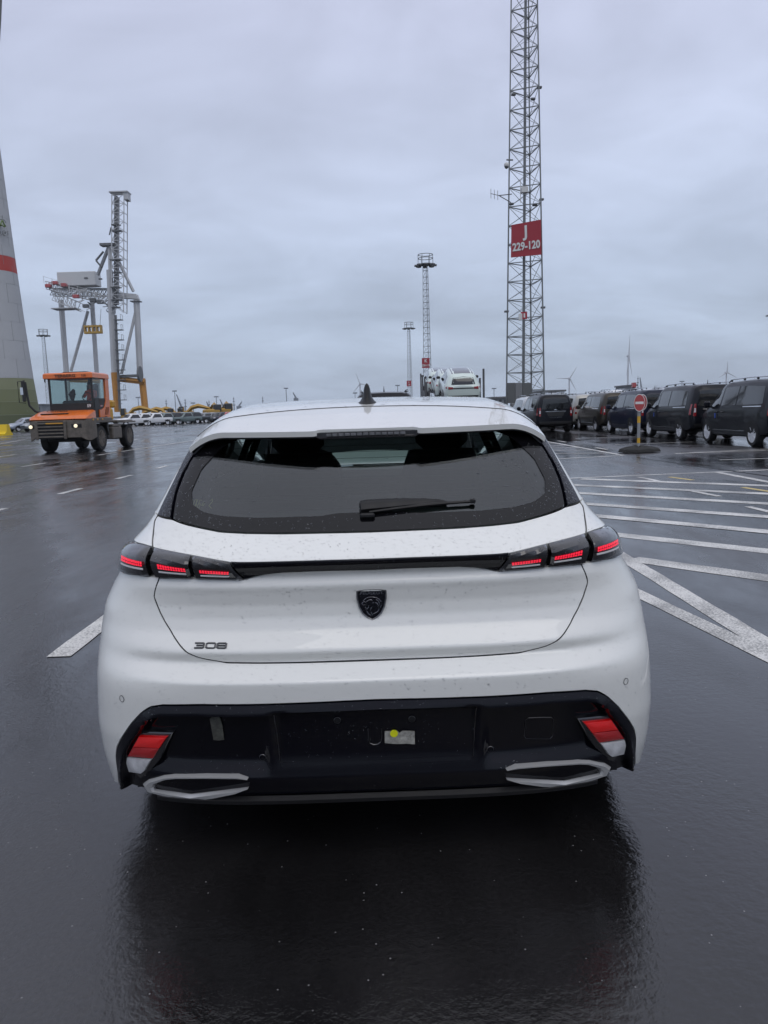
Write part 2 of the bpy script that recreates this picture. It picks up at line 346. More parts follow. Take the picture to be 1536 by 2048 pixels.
# ================================================================ the white hatchback in front
mat('pearl_white', (.80, .80, .755), .40, coat=1.0, coat_rough=.02, spec=.5)
mat('gloss_black', (.003, .003, .006), .05, spec=.26, coat=0., coat_rough=.02)
mat('trim_black', (.008, .008, .009), .46, rvar=.06, vscale=20, spec=.35)
mat('inner_black', (.006, .006, .007), .7)
mat('rubber', (.012, .012, .013), .6, bump=.15, bscale=150)
mat('satin_metal', (.60, .60, .59), .26, metal=.35, vscale=30)
mat('infill_grey', (.20, .20, .205), .32, metal=.4)
mat('badge_chrome', (.26, .26, .28), .22, metal=1.0)
mat('number_grey', (.13, .13, .135), .35, metal=.4)
mat('dark_chrome', (.13, .13, .135), .30, metal=1.0)
mat('rim_silver', (.55, .56, .58), .25, metal=1.0)
mat('interior_dark', (.022, .022, .026), .75, var=.2, vscale=30)
mat('shelf_cloth', (.07, .076, .082), .9, var=.12, vscale=80)
mat('led_red', (.5, .01, .02), .3, emit=(1, .022, .06), estr=.85)
mat('lamp_white_bar', (.75, .75, .75), .25)
mat('lamp_smoke', (.010, .010, .012), .06, coat=1.0)
mat('reflector_red', (.95, .006, .006), .10, coat=1.0, bump=.35, bscale=420)
mat('reflector_dark_red', (.42, .003, .005), .10, coat=1.0, bump=.3, bscale=420)
mat('lens_clear', (.66, .66, .67), .16, coat=1.0, bump=.6, bscale=330, var=.25, vscale=25)
mat('paper_label', (.36, .35, .31), .6, var=.5, vscale=70)
mat('clear_tape', (.10, .10, .085), .12, var=.5, vscale=35)
mat('yellow_dot', (.85, .86, .02), .5)
mat('chalk_yellow', (.42, .42, .16), .7)
glass('water', (.99, .99, 1), 0.0, 1.0)
mat('led_strip_dull', (.10, .10, .105), .25, coat=1.0, var=.5, vscale=60)
glass('car_glass', (.50, .58, .54), boost=1.55); mat('frit_black', (.004,.004,.005), .05, spec=.30); glass('door_glass', (.26, .30, .29)); glass('windscreen_glass', (.62, .74, .70)); glass('privacy_glass', (.10, .12, .12))
CAR = empty('hatchback_car', (-.043, 2.05, 0), R(.6), 'white five-door hatchback with wet paint seen square from behind in the foreground', 'car')

def rs(pl, n, t=None):
    pl = np.array(pl, float)
    if t is None:
        q = np.concatenate([[0], np.cumsum(np.linalg.norm(np.diff(pl, axis=0), axis=1))]); q /= q[-1]
    else: q = np.array(t, float)
    u = np.linspace(0, 1, n) if np.isscalar(n) else n
    return np.stack([np.interp(u, q, pl[:, 0]), np.interp(u, q, pl[:, 1])], -1)
def SZ(pl): return [(float(s_of(x, z)) if True else 0, z) for x, z in pl]
def coons(bot, top, nu, nv, left=None, right=None, tb=None, tt=None):
    B = rs(bot, nu, tb); T = rs(top, nu, tt)
    Lf = rs(left, nv) if left else rs([B[0], T[0]], nv); Rt = rs(right, nv) if right else rs([B[-1], T[-1]], nv)
    a = np.linspace(0, 1, nu)[:, None, None]; b = np.linspace(0, 1, nv)[None, :, None]
    return (1-b)*B[:, None]+b*T[:, None]+(1-a)*Lf[None]+a*Rt[None]-((1-a)*(1-b)*B[0]+a*(1-b)*B[-1]+(1-a)*b*T[0]+a*b*T[-1])
PATCH = {}                                  # name -> (points, normals) kept for the raindrops
def panel(name, m, G, parent=None, off=0., offmap=None, sym=False, side=1, inset=.0030, rim=.03, roundr=.003, smooth_ang=40):
    """surface panel from a (s, z) grid G[nu, nv, 2]; sym = grid starts at the centre line and is mirrored"""
    parent = CAR if parent is None else parent
    if sym:
        Gm = G[1:][::-1].copy(); Gm[..., 0] *= -1; G2 = np.concatenate([Gm, G], 0)
        om = None if offmap is None else np.concatenate([offmap[1:][::-1], offmap], 0)
    else:
        G2 = G.copy(); om = offmap
        if side < 0: G2[..., 0] *= -1; G2 = G2[::-1]; om = None if om is None else om[::-1]
    P = S0(G2[..., 0], G2[..., 1]); n_ = SN(G2[..., 0], G2[..., 1])
    # outward means away from the body
    flip = np.sign((n_*np.stack([P[..., 0]*.6, -np.ones_like(P[..., 0])*np.where(np.abs(G2[..., 0]) < 1, 1, 0), 0*P[..., 0]+.05], -1)).sum(-1)); flip[flip == 0] = 1
    n_ = n_*flip[..., None]
    P = P+n_*((0 if om is None else om[..., None])+off)
    if om is not None:                       # re-derive normals for relief panels
        du = np.gradient(P, axis=0); dv = np.gradient(P, axis=1); q = np.cross(du, dv); q /= np.maximum(np.linalg.norm(q, axis=-1, keepdims=True), 1e-9)
        q *= np.sign((q*n_).sum(-1))[..., None]; n_ = q
    nu, nv = P.shape[:2]
    # boundary loop
    loop = [(i, 0) for i in range(nu)]+[(nu-1, j) for j in range(1, nv)]+[(i, nv-1) for i in range(nu-2, -1, -1)]+[(0, j) for j in range(nv-2, 0, -1)]
    P2 = P.copy(); outw = {}
    for (i, j) in loop:
        ii = min(max(i, 1), nu-2); jj = min(max(j, 1), nv-2)
        d_ = np.zeros(3)
        if i in (0, nu-1): q = P[i, j]-P[1 if i == 0 else nu-2, j]; d_ += q/max(np.linalg.norm(q), 1e-9)
        if j in (0, nv-1): q = P[i, j]-P[i, 1 if j == 0 else nv-2]; d_ += q/max(np.linalg.norm(q), 1e-9)
        outw[(i, j)] = d_; P2[i, j] = P[i, j]-d_*inset
    b = MB(); b.grid(P2.tolist())
    k0 = len(b.v)
    for (i, j) in loop:
        r1 = P2[i, j]+outw[(i, j)]*roundr*.55-n_[i, j]*roundr; b.v.append(tuple(r1))
    for (i, j) in loop:
        r2 = P2[i, j]+outw[(i, j)]*roundr*.6-n_[i, j]*rim; b.v.append(tuple(r2))
    nl = len(loop)
    for q in range(nl):
        a0 = loop[q][0]*nv+loop[q][1]; a1 = loop[(q+1) % nl][0]*nv+loop[(q+1) % nl][1]
        b.f.append((a0, a1, k0+(q+1) % nl, k0+q)); b.fm.append(0)
        b.f.append((k0+q, k0+(q+1) % nl, k0+nl+(q+1) % nl, k0+nl+q)); b.fm.append(0)
    o = b.build(name, m, parent, ang=smooth_ang); PATCH.setdefault(name, []).append((P2, n_)); return o

# ---- outlines on the body (half, x > 0, taken from the car's own panel lines)
lamp_top = [(0,.953),(.123,.954),(.253,.954),(.380,.954),(.402,.955),(.46,.963),(.522,.971),(.589,.978),(.659,.985),(.703,.987),(.770,.984)]
lamp_bot = [(0,.920),(.124,.922),(.255,.921),(.305,.916),(.338,.908),(.369,.899),(.446,.900),(.522,.902),(.583,.902),(.648,.902),(.717,.902),(.800,.892)]
gap_side = [(.540,.693),(.563,.709),(.590,.734),(.618,.769),(.640,.807),(.654,.843),(.651,.858),(.644,.876),(.634,.900)]
gap_bot = [(0,.659),(.213,.659),(.33,.660),(.43,.662),(.486,.673),(.511,.680),(.540,.693)]
ins_top = [(0,.557),(.156,.555),(.329,.553),(.504,.552),(.619,.546),(.659,.536),(.69,.515),(.73,.473),(.774,.415),(.799,.375),(.81,.340),(.817,.277),(.831,.219)]
ins_bot = [(0,.233),(.294,.232),(.415,.227),(.54,.221),(.654,.217),(.735,.222),(.793,.218),(.831,.217)]
glass_bot = [(0,1.016),(.126,1.017),(.263,1.018),(.373,1.021),(.451,1.025),(.504,1.033),(.555,1.041),(.588,1.047),(.62,1.055)]
fin_bot = [(.62,1.055),(.652,1.057),(.686,1.060)]
fin_outer = [(.686,1.060),(.676,1.103),(.657,1.163),(.640,1.229),(.615,1.275)]
fin_inner = [(.62,1.055),(.629,1.129),(.621,1.187),(.595,1.242),(.541,1.276)]
seam_up = [(.661,.985),(.678,1.015),(.693,1.047),(.686,1.060)]

# ---- tailgate: lower skin, upper band, bumper, quarters
b_ = SZ(gap_bot); t_ = SZ([(x, z) for x, z in lamp_bot if x < .63])+SZ([(.634, .900)])
G = coons(b_, t_, 44, 40, left=[b_[0], t_[0]], right=SZ(gap_side))
tail = panel('tailgate_panel', 'pearl_white', G, sym=True)
b_ = SZ([(x, z) for x, z in lamp_top if x < .655])+SZ([(.661, .985)]); t_ = SZ(glass_bot)+SZ(fin_bot[1:])
G = coons(b_, t_, 44, 14, right=SZ(seam_up)); panel('tailgate_upper_band', 'pearl_white', G, sym=True)
# bumper skin wraps from the centre round both corners
bot = SZ(ins_top)+[(s_of(.875, .20), .19), (.985, .19)]
top = SZ(gap_bot)+SZ(gap_side[1:])+SZ([(x, z) for x, z in lamp_bot if x > .64])+[(.99, .885)]
tb = list(np.linspace(0, .50, 6))+list(np.linspace(.52, .80, len(ins_top)-6))+[.88, 1.0]
tt = list(np.linspace(0, .43, len(gap_bot)))+list(np.linspace(.46, .66, len(gap_side)-1))+list(np.linspace(.69, .86, 3))+[1.0]
G = coons(bot, top, 96, 44, tb=tb, tt=tt); bump = panel('bumper', 'pearl_white', G, sym=True)
for sd_ in (1, -1):
    # upper quarter between tail lamp and side window
    bt = SZ([(.664, .986), (.703, .9885), (.772, .985)])+[(1.02, .965)]; tp = SZ([(.690, 1.062)])+[(float(s_of(.715, 1.066)), 1.066), (1.02, 1.075)]
    G = coons(bt, tp, 20, 10, left=SZ([(.664,.986),(.681,1.015),(.696,1.047),(.690,1.062)])); panel('quarter_panel', 'pearl_white', G, side=sd_)
    # roof pillar skin outside the black fins
    lf = SZ([(.690,1.062),(.680,1.103),(.661,1.163),(.644,1.229),(.620,1.275),(.606,1.30)])
    rt = [(1.02, 1.075), (1.02, 1.13), (1.02, 1.22), (1.02, 1.315)]
    G = coons([lf[0], rt[0]], [lf[-1], rt[-1]], 12, 24, left=lf, right=rt); panel('roof_pillar', 'pearl_white', G, side=sd_)
    # gloss black fin between glass and pillar
    G = coons(SZ([(.628, 1.057), (.652, 1.0585), (.684, 1.061)]), SZ([(.560, 1.285), (.585, 1.285), (.618, 1.280)]), 8, 26,
              left=SZ([(.628,1.057),(.634,1.10),(.635,1.14),(.627,1.19),(.603,1.243),(.560,1.285)]), right=SZ(fin_outer[:-1]+[(.618, 1.280)]))
    panel('window_fin', 'gloss_black', G, side=sd_, off=.004, roundr=.005)
# ---- rear window: tinted pane with a black ceramic border
hi = [(0, 1.335), (.2, 1.335), (.4, 1.332), (.50, 1.322), (.556, 1.290)]
G = coons(SZ([(0,1.018),(.126,1.019),(.263,1.020),(.373,1.023),(.451,1.027),(.504,1.035),(.555,1.043),(.588,1.049),(.622,1.057)]), SZ(hi), 40, 30, right=SZ([(.622,1.057),(.631,1.10),(.632,1.14),(.623,1.19),(.599,1.243),(.556,1.29)]))
panel('rear_window', 'car_glass', G, sym=True, off=-.002, rim=.004, roundr=.001)
inner = [(0, 1.066), (.10, 1.066), (.15, 1.060), (.35, 1.060), (.45, 1.065), (.52, 1.076), (.565, 1.098), (.578, 1.135), (.560, 1.20), (.50, 1.27), (.42, 1.302), (.2, 1.308), (0, 1.308)]
outer = [(0, 1.019), (.10, 1.0195), (.15, 1.020), (.35, 1.0225), (.451, 1.028), (.53, 1.040), (.62, 1.058), (.629, 1.13), (.608, 1.225), (.556, 1.288), (.46, 1.325), (.2, 1.334), (0, 1.334)]
A = rs(SZ(inner), 60, np.linspace(0, 1, 13)); B = rs(SZ(outer), 60, np.linspace(0, 1, 13))
G = A[:, None]+(B-A)[:, None]*np.linspace(0, 1, 6)[None, :, None]
panel('window_border', 'frit_black', G, off=.0004, rim=.001, roundr=.0005, inset=0); panel('window_border', 'frit_black', G, side=-1, off=.0004, rim=.001, roundr=.0005, inset=0)
# demister wires
b = MB()
for k in range(11):
    z = 1.085+.02*k; X = np.linspace(-.54+.006*abs(k-4), .54-.006*abs(k-4), 24); q = S0(s_of(X, z), np.full(24, z))-np.array([0, -.010, .006])
    b.tube([tuple(p) for p in q], .0007, 3)
b.build('demister_wires', 'trim_black', CAR)

# ---- light bar and tail lamps
b_ = SZ([(x, z) for x, z in lamp_bot if x < .37]); t_ = SZ([(x, z) for x, z in lamp_top if x < .40])+SZ([(.402, .955)])
nU, nV = 40, 10
G = coons(b_, t_, nU, nV); om = np.zeros((nU, nV)); om += .006
panel('light_bar', 'gloss_black', G, sym=True, offmap=om, rim=.02, roundr=.004)
def onbody(x, z, off=0.):
    s_ = s_of(x, z); p = S0(s_, z); n = SN(s_, z)
    if n[1] > 0 or (abs(n[1]) < .2 and n[0]*x < 0): n = -n
    return Vector(p+n*off), Vector(n)
def patch_quad(name, m, quad, parent, off, nu=10, nv=4, side=1, rim=.006, roundr=.0015):
    bl, br, tr, tl = quad; G = coons(SZ([bl, br]), SZ([tl, tr]), nu, nv)
    return panel(name, m, G, parent, off=off, side=side, rim=rim, roundr=roundr, inset=0)
for sd_ in (1, -1):
    lamps = []
    segs = [('tail_lamp_inner', [(.3695,.899),(.446,.9),(.519,.902)], [(.403,.9545),(.46,.9625),(.520,.9705)]),
            ('tail_lamp_middle', [(.5245,.902),(.583,.902),(.644,.902)], [(.5245,.971),(.589,.978),(.654,.9845)]),
            ('tail_lamp_outer', [(.662,.903),(.717,.902),(.760,.898),(.803,.893)], [(.665,.9855),(.703,.987),(.745,.985),(.771,.982)])]
    for nm, bt, tp in segs:
        nu, nv = 14, 14
        kw = dict(right=SZ([(.803,.893),(.809,.916),(.797,.955),(.771,.982)])) if 'outer' in nm else {}
        G = coons(SZ(bt), SZ(tp), nu, nv, **kw)
        v = np.linspace(0, 1, nv)[None, :]; u = np.linspace(0, 1, nu)[:, None]
        # proud lens: rises from the top edge, flat face, undercut at the bottom
        om = .003+.011*np.clip((1-v)/.34, 0, 1)**.8*np.ones_like(u); om = om*np.clip(.30+np.minimum(u, 1-u)/.05, 0, 1)
        lo = panel(nm.replace('_inner', '').replace('_middle', '').replace('_outer', ''), 'lamp_smoke', G, offmap=om, side=sd_, rim=.03, roundr=.003, smooth_ang=30)
        lamps.append(lo)
    # lit red strips and the white guide bars inside each lens
    lit = [([(.409,.927),(.494,.932),(.494,.944),(.406,.939)], [(.411,.9185),(.493,.9215),(.493,.9245),(.409,.9215)]),
           ([(.534,.934),(.621,.938),(.621,.951),(.534,.947)], [(.536,.925),(.620,.9275),(.620,.931),(.536,.9285)]),
           ([(.672,.938),(.762,.936),(.762,.951),(.672,.951)], [(.673,.9295),(.764,.9265),(.764,.930),(.672,.934)])]
    for lo, (qd, bar_) in zip(lamps, lit):
        x0, x1 = qd[0][0], qd[1][0]; n = 11
        b = MB()                                           # red strip broken into LED cells, two rows
        for r_ in range(2):
            for k in range(n):
                a0, a1 = (k+.10)/n, (k+.90)/n; c0, c1 = .10+.42*r_, .44+.42*r_
                def bil(a, c): 
                    p = [(1-a)*(1-c)*qd[0][i]+a*(1-c)*qd[1][i]+a*c*qd[2][i]+(1-a)*c*qd[3][i] for i in (0, 1)]; return onbody(p[0], p[1], .0165)[0]
                j = random.uniform(-.02, .02)
                b.add([bil(a0+j*.3, c0), bil(a1, c0+j), bil(a1, c1), bil(a0, c1+j)], [(0, 1, 2, 3)])
        if sd_ < 0: b.v = [(-p[0], p[1], p[2]) for p in b.v]
        tag(b.build('led_strip', 'led_red', lo, smooth=False), 'lit red LED strip')
        patch_quad('guide_bar', 'lamp_white_bar', bar_, lo, .0165, 12, 3, side=sd_, rim=.002, roundr=.0006)

# ---- black lower insert with plate recess
n_u, n_v = 90, 44
bt = SZ(ins_bot); tp = SZ(ins_top[:-1])
tpar = list(np.linspace(0, .60, 5))+list(np.linspace(.66, 1, len(tp)-5)); bpar = np.linspace(0, 1, len(bt))
G = coons(bt, tp, n_u, n_v, tt=tpar, tb=[0, .36, .5, .62, .74, .84, .93, 1.0])
P = S0(G[..., 0], G[..., 1]); X = P[..., 0]; Z = P[..., 2]
dt = np.abs(P[:, -1:, 2]-P[..., 2]); 
oc = np.array(ins_top); seg = rs(oc, 400); dist = np.min(np.hypot(X[..., None]-seg[:, 0], Z[..., None]-seg[:, 1]), -1)
def sst(x, a, b): t = np.clip((x-a)/(b-a), 0, 1); return t*t*(3-2*t)
lipA = .003+.014*sst(Z, .43, .52); om = lipA*np.clip(dist/.027, 0, 1)*(1-sst(dist, .028, .042))-.028*sst(dist, .028, .042)                                     # chamfer round the edge
om += .010*sst(.35-Z, 0, .075)*(dist > .02)                          # step out to the lower blade
om += -.008*sst(.305-X, 0, .010)*sst(Z, .325, .37)*sst(.535-Z, 0, .01)   # plate recess
om += -.020*sst(X, .31, .34)*np.clip((.50-Z)/.15, 0, 1)*sst(Z, .30, .36)*sst(dist, .03, .06)
ins = panel('bumper_insert', 'gloss_black', G, sym=True, offmap=om, rim=.02, roundr=.004, smooth_ang=50)
pl_y = float(S0(0., .44)[1])+.046
def inset_off(x, z):
    i = np.unravel_index(np.argmin((X-abs(x))**2+(Z-z)**2), X.shape); return float(om[i])
# lower lip and diffuser below the insert
b = MB()
for sx in np.linspace(-.80, .80, 2): pass
xx = np.linspace(-.68, .68, 33); rows = []
for (dy, dz) in ((.012, .010), (-.002, .0), (.0, -.012), (.02, -.022), (.12, -.028), (.45, -.03)):
    rows.append([tuple(S0(s_of(x, .226), .226)+np.array([-x*.0, dy+.004, dz-.006*(abs(x)/.8)**2])) for x in xx])
b.grid(rows); b.build('diffuser_lip', 'trim_black', CAR)
# exhaust-style trims: bevelled satin loops
ex_out = [(.383,.308),(.412,.317),(.51,.316),(.61,.309),(.646,.301),(.703,.274),(.728,.251),(.717,.227),(.646,.216),(.581,.202),(.493,.227),(.426,.250),(.385,.274)]
ex_in = [(.390,.3075),(.42,.309),(.511,.308),(.606,.300),(.637,.292),(.678,.267),(.692,.246),(.690,.238),(.633,.238),(.569,.236),(.512,.249),(.433,.264),(.388,.272)]
for sd_ in (1, -1):
    b = MB(); rows = []
    for (xo, zo), (xi, zi) in zip(ex_out, ex_in):
        r_ = []
        for f, of in ((-.02, -.04), (0, -.015), (.25, -.003), (.75, -.004), (1.0, -.015), (1.02, -.05)):
            x = xo+(xi-xo)*f; z = zo+(zi-zo)*f; p, n = onbody(x, z, 0); r_.append((sd_*p.x+sd_*n.x*of*0, p.y-of, p.z))
        rows.append(r_)
    b.grid(rows); ex = b.build('exhaust_trim', 'satin_metal', CAR, ang=28)
    b = MB(); poly = ex_in; c0 = onbody(.55, .27)[0]
    vs = [(sd_*x, float(S0(s_of(x, z), z)[1])+.020+.012*(z > .27), z) for x, z in poly]; vs.append((sd_*.55, c0.y+.034, .255)); n = len(poly)
    b.add(vs, [(i, (i+1) % n, n) for i in range(n)]); b.build('trim_infill', 'infill_grey', ex)
    # fog / reflector cluster
    hs = [(.735,.437),(.606,.447),(.662,.349),(.721,.276),(.745,.259),(.795,.262),(.793,.333)]
    def poly_panel(name, m, poly, off, parent, depth=.012):
        b = MB(); n = len(poly); ctr = (sum(p[0] for p in poly)/n, sum(p[1] for p in poly)/n); rings = []
        for f, dd in ((1.03, -depth), (1.0, 0), (.96, .002), (.5, .0035)):
            ring = []
            for x, z in poly:
                xx_, zz_ = ctr[0]+(x-ctr[0])*f, ctr[1]+(z-ctr[1])*f; p, nn = onbody(xx_, zz_, off+dd); ring.append((sd_*p.x, p.y, p.z))
            rings.append(ring)
        k = len(rings); vs = [p for r in rings for p in r]; p, nn = onbody(ctr[0], ctr[1], off+.004); vs.append((sd_*p.x, p.y, p.z))
        fs = [(r*n+i, r*n+(i+1) % n, (r+1)*n+(i+1) % n, (r+1)*n+i) for r in range(k-1) for i in range(n)]+[((k-1)*n+i, (k-1)*n+(i+1) % n, k*n) for i in range(n)]
        b.add(vs, fs); return b.build(name, m, parent, ang=25)
    h_ = poly_panel('reflector_housing', 'lamp_smoke', hs, -.020, CAR)
    poly_panel('fog_lens', 'reflector_red', [(.716,.428),(.622,.436),(.650,.398),(.742,.388)], -.010, h_)
    poly_panel('fog_lens', 'reflector_dark_red', [(.743,.387),(.651,.397),(.676,.360),(.770,.347)], -.010, h_)
    poly_panel('reversing_lens', 'lens_clear', [(.773,.341),(.684,.353),(.714,.308),(.727,.295),(.776,.287),(.780,.319)], -.010, h_)
# ---- small bumper details
def disc(name, m, x, z, r, off, parent, n=20, ring=False, y=None):
    p, nn = onbody(x, z, off); b = MB(); a = nn.cross(Vector((0, 0, 1))).normalized(); c_ = nn.cross(a)
    if ring:
        vs = []
        for rr, of in ((r*.86, .0002), (r*.90, .0012), (r, .0002)):
            vs += [tuple(p+a*(rr*cos(2*pi*i/n))+c_*(rr*sin(2*pi*i/n))+nn*of) for i in range(n)]
        b.add(vs, [(q*n+i, q*n+(i+1) % n, (q+1)*n+(i+1) % n, (q+1)*n+i) for q in range(2) for i in range(n)])
    else:
        vs = [tuple(p+a*(r*cos(2*pi*i/n))+c_*(r*sin(2*pi*i/n))-nn*.003) for i in range(n)]+[tuple(p+a*(r*cos(2*pi*i/n))+c_*(r*sin(2*pi*i/n))) for i in range(n)]+[tuple(p+nn*.0004)]
        b.add(vs, [(i, (i+1) % n, n+(i+1) % n, n+i) for i in range(n)]+[(n+i, n+(i+1) % n, 2*n) for i in range(n)])
    return b.build(name, m, parent)
for sx in (1, -1):
    disc('parking_sensor', 'trim_black', sx*.754, .548, .0105, .0012, CAR, ring=True)
    disc('parking_sensor', 'dark_chrome', sx*.343, .357, .0105, inset_off(.343, .357)+.0025, CAR, ring=True)
for x, z in ((-.112, .477), (.107, .473)):
    disc('plate_screw_hole', 'inner_black', x, z, .0095, inset_off(x, z)+.004, CAR); disc('plate_screw_ring', 'dark_chrome', x, z, .0105, inset_off(x, z)+.0035, CAR, ring=True)
def flat_on_insert(name, m, pts, parent, lift=.005, thick=.0008):
    vs = []; 
    for l_ in (lift-.003, lift+thick):
        for x, z in pts: p, n = onbody(x, z, inset_off(x, z)+l_); vs.append(tuple(p))
    n = len(pts); b = MB(); b.add(vs, [tuple(range(n, 2*n))]+[(i, (i+1) % n, n+(i+1) % n, n+i) for i in range(n)]); return b.build(name, m, parent, smooth=False)
flat_on_insert('paper_scrap', 'paper_label', [(.026,.437),(.062,.437),(.070,.430),(.078,.436),(.100,.435),(.114,.433),(.114,.393),(.09,.396),(.06,.396),(.025,.400)], CAR, .006)
flat_on_insert('tape_strip', 'clear_tape', [(-.488,.494),(-.478,.504),(-.468,.505),(-.456,.497),(-.453,.47),(-.453,.421),(-.470,.418),(-.486,.420)], CAR, .006)
disc('yellow_sticker', 'yellow_dot', .053, .430, .0115, inset_off(.053, .43)+.0085, CAR)
# tow-eye cover outline and pull loop, as raised thin edges
def edge_line(name, m, pts, r, parent, lift=.002, closed=True):
    q = [onbody(x, z, inset_off(x, z)+lift)[0] for x, z in pts]
    if closed: q.append(q[0])
    b = MB(); b.tube([tuple(p) for p in q], r, 5); return b.build(name, m, parent)
edge_line('tow_eye_cover', 'dark_chrome', [(.456,.457),(.49,.4555),(.528,.452),(.535,.445),(.538,.385),(.530,.376),(.49,.381),(.454,.385),(.447,.394),(.446,.45)], .0009, CAR, .001)
edge_line('plate_latch', 'dark_chrome', [(-.022,.445),(-.0225,.41),(-.019,.399),(-.008,.394),(.004,.395),(.013,.401),(.0165,.412),(.017,.444)], .0013, CAR, .002, False)
for sx in (-1, 1): edge_line('plate_edge', 'dark_chrome', [(sx*.296,.520),(sx*.293,.44),(sx*.287,.347)], .0012, CAR, .003, False)

# ---- shield badge and model number
def shield(sc_):
    o_ = [(-.0445,.857),(-.022,.8605),(0,.8615),(.022,.8605),(.0445,.857),(.0440,.832),(.0385,.806),(.0285,.786),(.0145,.773),(0,.765),(-.0145,.773),(-.0285,.786),(-.0385,.806),(-.0440,.832)]
    c_ = (0, .819); return [(x*sc_, c_[1]+(z-c_[1])*sc_) for x, z in o_]
def strip_off(x, z, of): p = S0(s_of(x, z), z); return (p[0], p[1]-of, p[2])
b = MB(); o1, o2, o3 = shield(1.0), shield(.93), shield(.90); n = len(o1); yb = float(S0(0., .82)[1])
rows = [[(x, yb+.006, z) for x, z in o1], [(x, yb-.006, z) for x, z in shield(1.0)], [(x, yb-.0085, z) for x, z in shield(.96)], [(x, yb-.0065, z) for x, z in o3]]
vs = [p for r_ in rows for p in r_]; b.add(vs, [(q*n+i, q*n+(i+1) % n, (q+1)*n+(i+1) % n, (q+1)*n+i) for q in range(3) for i in range(n)])
badge = b.build('shield_badge', 'dark_chrome', CAR)
b = MB(); b.add([(x, yb-.0066, z) for x, z in o3], [tuple(range(n))]); b.build('badge_face', 'gloss_black', badge, smooth=False)
MX = Matrix.Translation((0, yb-.0072, .8478)) @ Matrix.Rotation(pi/2, 4, 'X')
text('badge_lettering', 'PEUGEOT', 'badge_chrome', badge, MX, .0112, .0004, 1.28, spacing=1.12)
lion = [[(-.029,.818),(-.024,.8225),(-.0235,.827),(-.017,.833),(-.008,.8365),(.004,.8365),(.014,.834),(.022,.829),(.027,.821),(.028,.811),(.024,.804)],
        [(-.029,.818),(-.0255,.8135),(-.020,.8145),(-.0165,.8125),(-.020,.810),(-.0205,.8075),(-.0165,.8045),(-.018,.8015),(-.0145,.800)],
        [(-.0145,.800),(-.0095,.806),(-.0085,.813)], [(-.0145,.800),(-.0155,.795),(-.011,.787),(-.004,.781)], [(-.001,.806),(-.0045,.799),(-.003,.791),(.001,.782)],
        [(.010,.820),(.016,.8165),(.019,.809),(.0205,.800),(.018,.794),(.011,.789),(.004,.786)], [(-.015,.823),(-.009,.8275),(-.002,.829),(.002,.826)], [(.004,.828),(.0055,.822),(.003,.818)],
        [(.012,.829),(.018,.825),(.022,.818),(.0225,.811)], [(-.0225,.8235),(-.018,.8225),(-.0165,.8195)]]
b = MB()
for ln in lion: b.tube([(x*1.02, yb-.0070, z) for x, z in ln], .00075, 4)
b.build('badge_relief', 'badge_chrome', badge)
pA = onbody(-.521, .7135, .0015); pB = onbody(-.425, .7135, .0015); dx = (pB[0]-pA[0]).normalized(); nn = ((pA[1]+pB[1])/2).normalized(); up = nn.cross(dx)
if up.z < 0: up = -up
def glyph(paths, x0, w, h, b, cen):
    for pth in paths:
        q = [cen+dx*(x0+px*w)+up*(pz*h) for px, pz in pth]
        for i in range(len(q)-1): 
            d = (q[i+1]-q[i]).normalized(); b.bar(q[i]-d*.0014, q[i+1]+d*.0014, .0031, 4, flat=.9)
b = MB(); cen = (pA[0]+pB[0])/2+Vector((0, -.001, -.0015)); cw, ch_ = .0265, .0150
rr_ = [(0, .5), (.12, .5)]
g3 = [[(.02, .5), (.86, .5), (1, .36), (1, .12), (.9, 0), (1, -.12), (1, -.36), (.86, -.5), (.02, -.5)], [(.22, 0), (.9, 0)]]
g0 = [[(.14, .5), (.86, .5), (1, .36), (1, -.36), (.86, -.5), (.14, -.5), (0, -.36), (0, .36), (.14, .5)]]
g8 = g0+[[(.06, 0), (.94, 0)]]
for gi, gx in ((g3, -.047), (g0, -.0125), (g8, .0205)): glyph(gi, gx, cw, ch_, b, cen)
b.build('model_number', 'number_grey', CAR, smooth=False)

# ---- roof, spoiler, brake light, antenna, wiper
def roof_z(x, y):
    zc = np.interp(y, [.30,.45,.60,.72,.85,1.0,1.3,1.6,2.0,2.4,2.75,3.0], [1.278,1.314,1.346,1.370,1.391,1.409,1.428,1.437,1.4385,1.424,1.392,1.355])
    a = np.abs(x); ed = np.interp(y, [.4, .8, 1.4], [.48, .50, .50])
    return zc-.011*(a/.5)**2-.045*np.maximum(0, (a-ed)/.12)**2
def roof_panel(name, yb, yf, hw, ny, nx, m='pearl_white', thick=.018, inset=0.):
    """yb(x), yf(x): rear and front edge, hw(t): half width"""
    xs = np.linspace(-1, 1, nx); P = []
    for xi in xs:
        r_ = []
        for t in np.linspace(0, 1, ny):
            w_ = hw(t); x = xi*w_; y = yb(x)+(yf(x)-yb(x))*t; r_.append((x, y, float(roof_z(x, y))))
        P.append(r_)
    b = MB(); b.grid(P)
    lo = [[(p[0]*.997, p[1]+(.004 if j == 0 else 0), p[2]-thick) for j, p in enumerate(r_)] for r_ in P]
    base = len(b.v); b.grid(lo); n, m_ = nx, ny
    def q(i, j): return i*m_+j
    for i in range(n-1):
        for j in (0, m_-1): b.f.append((q(i, j), q(i+1, j), base+q(i+1, j), base+q(i, j))); b.fm.append(0)
    for j in range(m_-1):
        for i in (0, n-1): b.f.append((q(i, j), q(i, j+1), base+q(i, j+1), base+q(i, j))); b.fm.append(0)
    o = b.build(name, m, CAR, ang=50); Pa = np.array(P); PATCH.setdefault(name, []).append((Pa, np.broadcast_to(np.array([0, -.05, 1.]), Pa.shape))); return o
